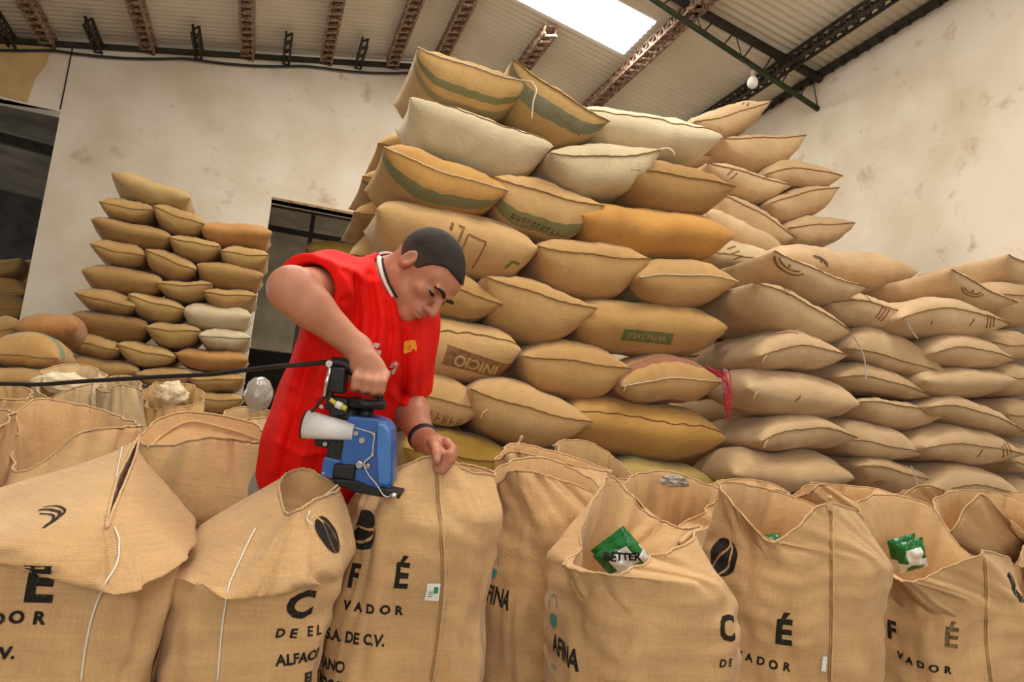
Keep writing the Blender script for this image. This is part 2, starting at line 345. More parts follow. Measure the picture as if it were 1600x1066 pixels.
bm = bmesh.new(); bar(bm, (XW - .03, 0, roof_z(XW) - .01), (XW - .03, YB, roof_z(XW) - .01), .05, .09)
for k in range(60): box(bm, (XW - .05, 0.1 + k * .185, roof_z(XW) - .06), (.05, .05, .05))
tag(bmobj('eave_rail', bm, M_dark), 'dark toothed rail along the top of the right wall', 'rail')
# hanging bulb by the truss
bp = at(1176, 130, 6.7); r = empty('light_bulb', bp); tag(r, 'white globe light bulb hanging from the roof truss', 'bulb')
bm = bmesh.new(); bmesh.ops.create_uvsphere(bm, u_segments=20, v_segments=12, radius=.062, matrix=Matrix.Translation(bp)); 
for v in bm.verts:
    if v.co.z > bp.z: v.co.z += (v.co.z - bp.z) * .35
bmobj('globe', bm, mat_new('white_glass', (.85, .83, .78), .25), r, smooth=True)
bm = bmesh.new(); cyl(bm, bp + Vector((0, 0, .07)), bp + Vector((0.0, 0, .15)), .025); bmobj('socket', bm, M_pale, r, smooth=True)
bm = bmesh.new(); cyl(bm, bp + Vector((0, 0, .15)), ga.lerp(gb, (bp.x - ga.x) / (gb.x - ga.x)), .006, seg=6); bmobj('wire', bm, M_cable, r)
# ------------------------------------------------------------------ filled sacks lying in stacks
def sgnpow(x, p): return math.copysign(abs(x) ** p, x)
M_stitch = mat_new('stitch_cord', lin((140, 106, 64)), 0.9, 0, 0.1)
M_twine = mat_new('pale_twine', lin((214, 200, 172)), 0.9, 0, 0.1)
BVH = {}
def lying_sack(rec, Y, label, group, name='jute_sack', depth=None):
    xl, yl, xr, yr, top, bot, typ, rgb = rec[:8]; opt = rec[8] if len(rec) > 8 else {}
    Y = Y + opt.get('dy', 0.0)
    A, B = at(xl, yl, Y), at(xr, yr, Y); mid = (A + B) / 2; w = (B - A).length
    xm = (xl + xr) / 2; zt, zb = at(xm, top, Y).z, at(xm, bot, Y).z
    zs = at(xm, opt['sm'], Y).z if 'sm' in opt else (mid.z - 0.012)
    zs = min(max(zs, zb + .02), zt - .012); arch = zs - mid.z
    ht, hb = zt - zs, zs - zb
    side = typ == 's'
    d = depth or opt.get('d', .56 if side else .86)
    ex = ((B - A) / w); ey = Vector((0, 1, 0)); ez = ex.cross(ey).normalized()
    rnd = random.Random(int(xl * 7 + yl * 13 + xr)); ph = rnd.random() * 50
    NU, NV = 34, 18
    V, F, MI = [], [], []
    def point(u, v, s):
        cu, cv = abs(u), abs(v)
        if side:
            pu = max(0.0, 1 - cu ** 5) ** .5; pv = max(0.0, 1 - cv ** 2.2) ** .55
        else:
            pu = max(0.0, 1 - cu ** 2.9) ** .66; pv = max(0.0, 1 - cv ** 4.0) ** .5
        x = w / 2 * u * (1 - (.05 if side else .035) * (1 - v * v)); y = d / 2 * v * (1 - .05 * (1 - u * u)) 
        if side: y *= (1 - .10 * cu ** 6)
        z0 = arch * (1 - u * u) + .010 * math.sin(u * 4.1 + ph) * (1 - cu)
        h = (ht if s > 0 else hb) * pu * pv
        z = z0 + s * h
        # lower half bulges a little over the seam on the end faces; upper half settles back
        if s < 0 and not side: y -= .035 * math.sin(min(1, (1 - cv) * 4) * math.pi / 2) * (v < 0) * pu * (1 - min(1, (1 - cv) * 1.5))
        q = Vector((x * 3.1 + ph, y * 3.1, z * 3.1 + s)); n = noise.noise(q) * .018 + noise.noise(q * 3.3) * .009 + abs(noise.noise(Vector((x * 16 + ph, y * 7, z * 16)))) * .006
        wr = math.cos(u * 23 + ph + 3 * noise.noise(q)) * .0065 * math.exp(-((1 - cv) * 5)) * (1 - cu ** 4)
        wr += math.cos(v * 19 + ph * 2) * .005 * math.exp(-((1 - cu) * 6))
        e = min(1, (1 - max(cu, cv)) * 8)
        z += s * (n * e + wr * min(1, e * 2)); y -= n * .6 * e * (1 if v < 0 else -1)
        return mid + ex * x + ey * (y + d / 2) + ez * z
    us = [math.sin(math.pi / 2 * (-1 + 2 * i / NU)) * .45 + .55 * (-1 + 2 * i / NU) for i in range(NU + 1)]
    vs_ = [math.sin(math.pi / 2 * (-1 + 2 * j / NV)) * .8 + .2 * (-1 + 2 * j / NV) for j in range(NV + 1)]
    idx = {}
    for s in (1, -1):
        for i, u in enumerate(us):
            for j, v in enumerate(vs_):
                edge = i in (0, NU) or j in (0, NV)
                if edge and s < 0: idx[(s, i, j)] = idx[(1, i, j)]; continue
                idx[(s, i, j)] = len(V); V.append(point(u, v, 1 if not edge else 0.0) if s > 0 else point(u, v, -1))
    bands = opt.get('bands', [])
    for s in (1, -1):
        for i in range(NU):
            for j in range(NV):
                q = (idx[(s, i, j)], idx[(s, i + 1, j)], idx[(s, i + 1, j + 1)], idx[(s, i, j + 1)])
                F.append(q if s > 0 else q[::-1])
                m = 0
                for bi, (bs, j0, j1, _c) in enumerate(bands):
                    if s == bs and j0 <= j < j1: m = bi + 1
                MI.append(m)
    root = empty(name, mid + ey * (d / 2)); tag(root, label, 'sack', group)
    mats = [burlap(rgb)] + [burlap(b[3]) for b in bands]
    body = pyd('sack_body', V, F, mats, root)
    body.data.polygons.foreach_set('material_index', MI)
    # sewn mouth: stitch cord along the front edge with a short cord tail at the ears
    if not side or opt.get('seam'):
        pts = []
        for k in range(25):
            u = -1 + 2 * k / 24
            if side:   # seam running along the front of a sack seen from its side, a little above the middle
                p = point(u * .97, -.93, 1)
            else: p = point(u, -1.0, 0.0)
            pts.append(p + Vector((0, -.004, .002 * math.sin(k * 2.3))))
        tube('seam', pts, .0038, M_twine if opt.get('cord') == 'pale' else M_stitch, root, n=60, seg=6, taper=lambda t: .75 + .3 * abs(math.sin(t * 95)))
    BVH[body.name] = BVHTree.FromPolygons([tuple(v) for v in V], F)
    root['bvh'] = body.name
    return root
def subdiv_to(bm, L):
    for _ in range(6):
        bmesh.ops.triangulate(bm, faces=[f for f in bm.faces if len(f.verts) > 3])
        es = [e for e in bm.edges if e.calc_length() > L]
        if not es: break
        bmesh.ops.subdivide_edges(bm, edges=es, cuts=1)
    bmesh.ops.triangulate(bm, faces=[f for f in bm.faces if len(f.verts) > 3])
def text2d(s, size, bold=0.0, sx=1.0, spacing=1.0, slant=0.0):
    c = bpy.data.curves.new('t', 'FONT'); c.body = s; c.size = size; c.offset = bold; c.align_x = 'CENTER'; c.align_y = 'CENTER'; c.space_character = spacing; c.shear = slant
    c.resolution_u = 3
    o = bpy.data.objects.new('t', c); COL.objects.link(o); dg = bpy.context.evaluated_depsgraph_get()
    me = bpy.data.meshes.new_from_object(o.evaluated_get(dg)); bm = bmesh.new(); bm.from_mesh(me)
    bpy.data.objects.remove(o); bpy.data.curves.remove(c); bpy.data.meshes.remove(me)
    for v in bm.verts: v.co.x *= sx
    return bm
def poly2d(polys):
    bm = bmesh.new()
    for P in polys:
        bm.faces.new([bm.verts.new((x, y, 0)) for x, y in P])
    return bm
def strip(pts, wdt):
    """a stroke of given width along 2-D points, as quads"""
    out = []
    for i in range(len(pts) - 1):
        (x0, y0), (x1, y1) = pts[i], pts[i + 1]; l = math.hypot(x1 - x0, y1 - y0) or 1; nx, ny = -(y1 - y0) / l * wdt / 2, (x1 - x0) / l * wdt / 2
        out.append([(x0 + nx, y0 + ny), (x0 - nx, y0 - ny), (x1 - nx, y1 - ny), (x1 + nx, y1 + ny)])
    return out
def arc(cx, cy, r, a0, a1, n=14, ry=None):
    ry = ry or r
    return [(cx + r * math.cos(a0 + (a1 - a0) * k / n), cy + ry * math.sin(a0 + (a1 - a0) * k / n)) for k in range(n + 1)]
def decal(root, px, py, bm, mat, name='print', rot=0.0, maxlen=0.012, off=0.0016, label=None, mirror=False, up=None):
    """print lying on the cloth: flat shapes carried onto the sack's own surface"""
    tree = BVH[root['bvh']]; d = (CR * ((px - CX) / FPX) - CU * ((py - CY) / FPX) + CF).normalized()
    p, n, i, dist = tree.ray_cast(CP, d)
    if p is None: bm.free(); print('decal miss', name, px, py); return None
    if n.dot(d) > 0: n = -n
    # average normal around for a steadier frame
    acc = n.copy()
    for a in range(8):
        q, m, _, _ = tree.ray_cast(CP, (d + (CR * math.cos(a * .785) + CU * math.sin(a * .785)) * .018).normalized())
        if q is not None and (q - p).length < .12: acc += m if m.dot(d) < 0 else -m
    n = acc.normalized()
    upv = Vector(up) if up is not None else Vector((0, 0, 1))
    ry = (upv - n * upv.dot(n)).normalized(); rx = ry.cross(n).normalized()
    c, s_ = math.cos(rot), math.sin(rot)
    subdiv_to(bm, maxlen); kill = []
    for v in bm.verts:
        x, y = v.co.x * (-1 if mirror else 1), v.co.y
        x, y = x * c - y * s_, x * s_ + y * c
        o = p + rx * x + ry * y + n * .06
        h, hn, _, _ = tree.ray_cast(o, -n, .2)
        if h is None: kill.append(v); v.co = o; continue
        v.co = h + (hn if hn.dot(n) > 0 else -hn) * off
    bmesh.ops.delete(bm, geom=kill, context='VERTS')
    if not bm.faces: bm.free(); return None
    me = bpy.data.meshes.new(name); bm.to_mesh(me); bm.free()
    o = link(name, me, mat, root)
    if label: o['label'] = label
    return o
TAN, TAN2, TAN3, CRM, ORG, BRN, OCH, RED, GRN, LGT, LG2 = (200, 161, 108), (194, 154, 98), (186, 145, 88), (216, 200, 166), (200, 146, 74), (168, 130, 78), (192, 146, 78), (158, 104, 74), (128, 124, 80), (208, 177, 136), (200, 168, 126)
GB = [(-1, 2, 4, GRN)]                      # one printed green band below the seam
GB2 = [(-1, 2, 3, GRN), (-1, 4, 5, (150, 132, 88))]
RB = [(1, 2, 4, RED), (-1, 4, 6, RED)]
# rows of the tall stack, from the top: left ear, right ear, top and bottom of the sack as the photo shows its front
BIG = [
 [(652, 74, 834, 129, 86, 166, 'e', (194, 156, 98), dict(bands=GB2, cord='pale', dy=.02)), (801, 92, 953, 190, 131, 204, 'e', (184, 148, 92), dict(bands=[(-1, 1, 3, (122, 118, 92))])), (905, 176, 1134, 211, 160, 230, 's', CRM, dict(seam=1, dy=.08))],
 [(641, 150, 868, 226, 166, 250, 's', CRM, dict(seam=1)), (860, 239, 1034, 234, 212, 297, 'e', (208, 190, 152), dict(sm=243, dy=-.03)), (985, 266, 1150, 292, 243, 326, 'e', BRN, dict(sm=272))],
 [(600, 230, 796, 298, 229, 320, 'e', (196, 150, 84), dict(bands=GB + [(1, 4, 6, GRN)], cord='pale', dy=-.04)), (770, 276, 945, 322, 270, 368, 'e', TAN, dict(bands=GB, dy=.02)), (912, 335, 1154, 366, 312, 394, 's', ORG)],
 [(588, 324, 846, 388, 313, 420, 's', TAN, dict(d=.6)), (841, 385, 1018, 404, 366, 462, 'e', TAN2, dict(sm=398)), (1000, 434, 1154, 440, 390, 475, 'e', TAN2, dict(bands=[(1, 4, 7, (166, 158, 98)), (-1, 5, 7, (140, 134, 80))], cord='pale', sm=427, dy=-.04))],
 [(585, 402, 786, 476, 400, 491, 'e', TAN3, dict(bands=[(-1, 4, 7, (140, 118, 60))], sm=440)), (758, 432, 934, 482, 434, 531, 'e', TAN2, dict(dy=-.02)), (905, 496, 1143, 511, 462, 552, 's', TAN3)],
 [(585, 515, 818, 546, 489, 595, 's', TAN, dict(seam=1)), (817, 557, 987, 576, 526, 624, 'e', TAN2, dict(sm=565)), (972, 604, 1130, 597, 548, 631, 'e', TAN2, dict(bands=RB, sm=592, dy=-.05, cord='pale'))],
 [(585, 600, 757, 640, 573, 667, 'e', TAN, dict(bands=[(-1, 4, 8, RED), (1, 4, 6, RED)], sm=622)), (736, 608, 926, 659, 595, 702, 'e', TAN, dict(dy=-.06, sm=640)), (890, 652, 1141, 686, 622, 717, 's', OCH, dict(seam=1))],
 [(630, 700, 806, 722, 671, 768, 'e', (176, 140, 60), {}), (806, 730, 965, 745, 705, 800, 'e', TAN3, {}), (958, 748, 1130, 762, 717, 806, 'e', (180, 156, 90), dict(bands=[(1, 4, 7, (164, 152, 92))]))],
 [(600, 790, 850, 815, 765, 850, 's', TAN3), (850, 830, 1120, 850, 800, 890, 's', TAN3)],
 [(590, 880, 760, 890, 845, 945, 'e', TAN3), (760, 900, 940, 910, 862, 965, 'e', TAN3), (940, 920, 1120, 935, 888, 985, 'e', TAN3)],
 [(580, 985, 840, 1000, 942, 1055, 's', TAN3), (840, 1010, 1120, 1030, 965, 1080, 's', TAN3)],
]
BIGL = {
 (0, 0): 'tan sack with two green bands topping the tall stack, left end', (0, 1): 'steeply tilted tan sack with grey-green band and lettering on top of the tall stack', (0, 2): 'long cream sack lying on its side at the top right of the tall stack',
 (1, 0): 'long cream sack lying on its side under the green banded top sack', (1, 1): 'cream sack, sewn end out, in the middle of the second row of the tall stack', (1, 2): 'dark brown sack, sewn end out, right of the cream sack in the tall stack',
 (2, 0): 'orange-tan sack with green band and pale cord at the left of the third row', (2, 1): 'tan sack with green band and black lettering, middle of the third row', (2, 2): 'plain orange sack lying on its side in the third row of the tall stack',
 (3, 0): 'long tan sack with brown outlined print right behind the man\'s head', (3, 1): 'plain tan sack, sewn end out, right of the outlined-print sack', (3, 2): 'tan sack with greenish top and pale cord at the right end of the fourth row',
 (4, 0): 'tan sack partly hidden by the man\'s head and face', (4, 1): 'plain tan sack, sewn end out, left of the green labelled sack', (4, 2): 'tan sack on its side with a green printed label',
 (5, 0): 'tan sack on its side with the upside-down brown INICIO print', (5, 1): 'plain tan sack, sewn end out, right of the INICIO sack', (5, 2): 'tan sack with dull red bands and red twine at its right ear',
 (6, 0): 'tan sack with brown lettering band just right of the red shirt sleeve', (6, 1): 'plump plain tan sack, sewn end out, in the lowest full row', (6, 2): 'long ochre sack on its side at the lower right of the tall stack',
 (7, 0): 'mustard yellow sack behind the man\'s left wrist', (7, 1): 'tan sack mostly hidden behind the standing sacks, below the plump one', (7, 2): 'greenish tan sack peeping over the standing sacks below the ochre one'}
SACK = {}
for i, row in enumerate(BIG):
    for j, rec in enumerate(row):
        lb = BIGL.get((i, j), 'tan sack low in the tall stack, hidden behind the standing sacks')
        SACK[('big', i, j)] = lying_sack(rec, 4.2, lb, 'sacks of the tall stack')
# second file of the same stack, its ears showing past the left edge
for k, rec in enumerate([(590, 224, 790, 240, 182, 254, 'e', TAN3), (566, 276, 760, 288, 250, 304, 'e', TAN2, dict(bands=GB)), (552, 332, 740, 340, 298, 350, 'e', TAN3), (546, 398, 745, 408, 346, 430, 'e', TAN, dict(bands=[(-1, 3, 6, (140, 96, 58))])),
                          (548, 470, 740, 480, 432, 505, 'e', TAN3), (548, 545, 740, 555, 508, 580, 'e', TAN3), (548, 615, 740, 620, 583, 655, 'e', TAN3), (640, 660, 830, 668, 640, 712, 'e', TAN3), (548, 690, 740, 696, 657, 730, 'e', TAN3), (548, 770, 740, 776, 732, 812, 'e', TAN3), (548, 850, 740, 856, 814, 893, 'e', TAN3), (546, 930, 740, 936, 894, 972, 'e', TAN3)]):
    lying_sack(rec, 5.15, ['brown sack ear showing left of the long cream sack', 'tan sack with a green band poking out left of the orange-tan sack', 'brown sack ear poking out left above the long outlined-print sack', 'tan sack with a dark brown band left of the outlined-print sack', 'tan sack in the second file of the tall stack, hidden behind the man'][min(k, 4)], 'sacks of the tall stack, second file')
# lighter sacks in front of the right wall: columns, from the top
RIGHT = {
 'beside': ([(1210, 392, 1357, 449, 412, 464, 'e', LGT, dict(sm=424)), (1180, 442, 1332, 520, 452, 522, 'e', LG2, dict(sm=470)), (1188, 557, 1327, 556, 510, 575, 'e', LGT, dict(sm=541)),
             (1172, 606, 1350, 632, 576, 652, 's', LGT), (1191, 690, 1340, 684, 644, 704, 'e', LGT, dict(sm=668)), (1150, 742, 1342, 748, 704, 775, 's', LG2), (1150, 810, 1345, 815, 772, 845, 'e', LG2)], 3.92,
            'in the column beside the tall stack'),
 'middle': ([(1300, 473, 1425, 494, 451, 509, 'e', LGT, dict(sm=472)), (1328, 545, 1482, 586, 506, 578, 'e', LG2, dict(sm=560)), (1312, 590, 1455, 620, 566, 613, 'e', LG2, dict(sm=592)), (1345, 628, 1476, 651, 622, 668, 'e', LGT, dict(sm=632)),
             (1315, 687, 1447, 709, 657, 718, 'e', LGT, dict(sm=694)), (1347, 728, 1468, 757, 716, 776, 'e', LG2, dict(sm=736)), (1330, 805, 1470, 812, 774, 842, 'e', LG2)], 4.05,
            'in the second column from the tall stack'),
 'outer': ([(1487, 421, 1590, 473, 434, 482, 'e', LG2, dict(sm=447)), (1410, 497, 1578, 506, 459, 524, 'e', LGT, dict(sm=482)), (1464, 551, 1588, 563, 517, 571, 'e', LGT, dict(sm=543)), (1450, 594, 1596, 594, 570, 622, 's', LGT), (1456, 636, 1600, 674, 619, 664, 'e', LGT, dict(sm=640)),
             (1448, 700, 1604, 711, 660, 728, 'e', LGT, dict(sm=695)), (1456, 772, 1602, 776, 724, 795, 'e', LGT, dict(sm=760)), (1456, 830, 1602, 836, 795, 870, 'e', LG2)], 3.96,
            'in the third column from the tall stack'),
 'edge': ([(1576, 398, 1644, 422, 404, 446, 'e', LGT, dict(sm=412)), (1560, 462, 1642, 470, 432, 508, 'e', LG2, dict(sm=460)), (1552, 535, 1640, 540, 510, 567, 'e', LG2), (1576, 588, 1644, 592, 565, 622, 'e', LGT), (1578, 648, 1644, 652, 622, 684, 'e', LG2),
             (1588, 722, 1648, 726, 690, 745, 'e', LGT), (1588, 772, 1650, 776, 744, 806, 'e', LG2)], 4.12,
            'in the column at the right edge'),
}
ORD = ['topmost', 'second from top', 'third from top', 'fourth from top', 'fifth from top', 'sixth from top', 'seventh from top', 'eighth from top']
for key, (recs, Y, where) in RIGHT.items():
    for k, rec in enumerate(recs):
        kind = 'light sack on its side' if rec[6] == 's' else 'light sack, sewn end out'
        SACK[(key, k)] = lying_sack(rec, Y, '%s, %s %s' % (kind, ORD[k], where), 'light sacks by the right wall')
for k in range(2):
    for (x0, x1, Y) in ((1150, 1340, 3.92), (1342, 1470, 4.05), (1474, 1600, 3.96), (1602, 1650, 4.12)):
        y0 = 862 + 84 * k + (x0 - 1150) * .06
        lying_sack((x0, y0 + 45, x1, y0 + 50, y0, y0 + 92, 'e', LG2), Y, 'light sack at the foot of the stacks by the right wall, hidden', 'light sacks by the right wall')
SACK['r1'] = lying_sack((1222, 398, 1440, 424, 379, 446, 's', LG2), 4.5, 'long smooth light sack lying on its side on top, against the right wall', 'light sacks by the right wall')
UPPER = [((1085, 190, 1207, 157, 156, 204, 'e', LG2, dict(sm=176)), 'light sack tilted up to the right, topmost behind the tall stack'), ((1131, 216, 1260, 211, 203, 261, 'e', LG2, dict(sm=214)), 'light sack with a pointed right ear under the topmost tilted one'),
 ((1075, 236, 1165, 248, 226, 258, 'e', LG2, dict(dy=.25)), 'small visible end of a light sack behind the long cream one'), ((1197, 272, 1317, 275, 241, 289, 'e', LG2, dict(sm=262)), 'light sack with a ruffled wavy mouth behind the tall stack'),
 ((1105, 254, 1238, 290, 256, 303, 'e', LGT, dict(sm=270)), 'light sack left of the ruffled one'), ((1203, 318, 1312, 293, 288, 337, 'e', LG2, dict(sm=300)), 'light sack with a raised right ear under the ruffled one'),
 ((1125, 302, 1244, 372, 312, 374, 'e', LG2, dict(sm=330)), 'tilted light sack with a dark torn mouth behind the tall stack'), ((1232, 356, 1337, 348, 330, 382, 'e', LG2, dict(sm=350)), 'light sack with a twisted ear pointing right above the long smooth sack'),
 ((1106, 328, 1228, 388, 336, 392, 's', LGT, dict(dy=-.1)), 'smooth light sack lying on its side under the torn-mouth sack'), ((1102, 392, 1216, 402, 366, 415, 'e', (206, 184, 146), dict(dy=-.2)), 'pale sack with brown stripes beside the plain orange sack'),
 ((1110, 440, 1230, 450, 412, 470, 'e', LG2, {}), None), ((1110, 495, 1230, 505, 466, 530, 'e', LG2, {}), None), ((1110, 555, 1230, 560, 528, 585, 'e', LG2, {}), None)] + [((1040, 588 + 56 * k, 1240, 594 + 56 * k, 560 + 56 * k, 620 + 56 * k, 's', LG2, {}), None) for k in range(7)] + [((1040, 440 + 56 * k, 1112, 440 + 56 * k, 410 + 56 * k, 470 + 56 * k, 'e', LG2, {}), None) for k in range(3)]
for rec, lb in UPPER:
    SACK[('up', rec[0], rec[1]) if lb is None else ('up', rec[0])] = lying_sack(rec, 5.25, lb or 'light sack low behind the column beside the tall stack', 'light sacks behind the tall stack')
# far tower in front of the back wall
T1, T2, T3, TW, TB = (176, 140, 86), (182, 148, 92), (166, 130, 78), (196, 178, 144), (142, 104, 60)
TOWER = [
 [(172, 268, 298, 308, 270, 316, 's', (186, 156, 104))],
 [(154, 315, 240, 328, 303, 342, 'e', T1), (238, 321, 320, 350, 319, 363, 'e', T1)],
 [(140, 341, 268, 370, 340, 381, 's', T3), (311, 352, 426, 362, 341, 382, 's', (188, 136, 80))],
 [(140, 381, 226, 399, 370, 411, 'e', T1), (263, 370, 345, 385, 365, 405, 'e', T2), (343, 391, 421, 399, 379, 420, 'e', T2)],
 [(226, 389, 307, 421, 389, 433, 'e', T1), (306, 412, 413, 429, 407, 450, 's', T3)],
 [(125, 422, 254, 440, 411, 457, 's', T3), (243, 442, 332, 444, 434, 469, 'e', T1), (316, 455, 402, 462, 446, 484, 'e', T1)],
 [(115, 457, 211, 479, 447, 487, 'e', T1), (199, 460, 289, 483, 458, 501, 'e', T2), (284, 484, 393, 494, 470, 516, 's', TW)],
 [(106, 492, 231, 511, 484, 534, 's', TB), (226, 511, 314, 517, 499, 543, 'e', T2), (309, 524, 392, 528, 509, 548, 'e', TW)],
 [(95, 526, 186, 547, 517, 560, 'e', T1), (181, 538, 274, 558, 533, 573, 'e', T2), (273, 553, 389, 562, 541, 580, 's', (178, 130, 74))],
 [(84, 566, 217, 580, 556, 597, 's', T3), (209, 585, 302, 585, 572, 605, 'e', T1), (294, 592, 382, 592, 580, 614, 'e', T1)],
 [(80, 604, 170, 612, 592, 632, 'e', T1), (170, 612, 290, 620, 600, 640, 's', T3), (290, 622, 380, 624, 610, 648, 'e', T1)],
 [(78, 645, 200, 652, 630, 674, 's', T3), (200, 655, 290, 658, 638, 680, 'e', T3), (290, 662, 378, 662, 646, 688, 'e', T3)],
 [(76, 690, 168, 694, 672, 716, 'e', T3), (168, 694, 280, 698, 678, 718, 's', T3), (280, 700, 376, 702, 686, 724, 'e', T3)],
 [(74, 732, 196, 738, 714, 762, 's', T3), (196, 740, 286, 744, 718, 768, 'e', T3), (286, 746, 374, 748, 722, 772, 'e', T3)],
]
nm = {'s': 'sack on its side', 'e': 'sack, sewn end out'}
def shade(c): return {TW: 'whitish', TB: 'dark brown', (186, 156, 104): 'pale tan', (188, 136, 80): 'orange', (178, 130, 74): 'orange-brown'}.get(c, 'tan')
ROW = ['top', 'second', 'third', 'fourth', 'fifth', 'sixth', 'seventh', 'eighth', 'ninth', 'tenth', 'eleventh']
for i, row in enumerate(TOWER):
    for j, rec in enumerate(row):
        if i > 10: lb = 'tan sack at the foot of the far left tower, hidden behind the standing sacks'
        else: lb = '%s %s, %s in the %s row of the far left tower' % (shade(rec[7]), nm[rec[6]], ['leftmost', 'second', 'rightmost'][j] if len(row) == 3 else (['left', 'right'][j] if len(row) == 2 else 'alone'), ROW[i])
        SACK[('tower', i, j)] = lying_sack(rec, 8.9, lb, 'sacks of the far left tower', depth=1.0 if rec[6] == 'e' else .75)
for k, (rec, Y, lb) in enumerate([((18, 512, 120, 508, 483, 540, 's', (172, 122, 72)), 8.4, 'orange-brown sack on its side left of the far tower'), ((-30, 548, 90, 560, 514, 574, 'e', TAN3, dict(bands=[(1, 5, 8, (120, 140, 104))])), 7.6, 'tan sack with a green band left of the far tower'),
   ((-60, 590, 95, 600, 572, 625, 's', T3), 7.4, 'tan sack on its side under the green banded one at the left edge'), ((-60, 520, 30, 512, 490, 545, 'e', T3), 8.5, 'tan sack behind the green banded one at the left edge'),
   ((-50, 640, 60, 645, 618, 672, 'e', T3), 7.4, 'tan sack low at the left edge behind the standing sacks'), ((-36, 420, 34, 404, 402, 431, 'e', T1), 12.2, 'upper tan sack seen through the dark left opening'), ((6, 428, 66, 410, 402, 436, 'e', T3), 12.6, 'second tan sack at the jamb of the dark left opening'),
   ((-36, 452, 40, 457, 430, 466, 'e', T1), 12.0, 'middle tan sack seen through the dark left opening'), ((-36, 482, 40, 482, 456, 502, 'e', T3), 11.9, 'wrinkled tan sack low in the dark left opening'), ((30, 446, 90, 440, 424, 470, 'e', T3), 12.3, 'narrow visible tan sack beside the jamb of the left opening'),
   ((478, 386, 566, 390, 371, 401, 's', (190, 156, 80)), 12.4, 'yellowish sack seen through the middle opening'), ((470, 412, 560, 416, 398, 428, 'e', T2), 12.4, 'tan sack below the yellowish one beyond the middle opening')]):
    lying_sack(rec, Y, lb, 'sacks at the back of the hall', depth=.8)
# ------------------------------------------------------------------ open sacks standing on the floor
FRONT = (206, 166, 116)
M_hem = burlap((210, 174, 124))
M_ink = noise_mat('black_ink', lin((38, 32, 26)), lin((86, 68, 46)), 160, 0.95, 0, lo=0.3, hi=0.42)
M_ink2 = noise_mat('worn_ink', lin((92, 74, 52)), lin((150, 122, 84)), 120, 0.95, 0, lo=0.35, hi=0.55)
M_teal = noise_mat('teal_ink', lin((70, 138, 132)), lin((120, 142, 118)), 140, 0.95, 0, lo=0.3, hi=0.45)
M_seam = burlap((176, 136, 86))
M_string = mat_new('white_string', lin((226, 220, 206)), 0.85, 0, 0.2)
def super_ring(c, a, b, z, n, e=2.7, yaw=0.0):
    out = []
    for k in range(n):
        t = 2 * math.pi * k / n; x, y = -math.cos(t), -math.sin(t)
        p = (sgnpow(x, 2 / e) * a, sgnpow(y, 2 / e) * b)
        out.append(Vector((c[0] + p[0] * math.cos(yaw) - p[1] * math.sin(yaw), c[1] + p[0] * math.sin(yaw) + p[1] * math.cos(yaw), z)))
    return out
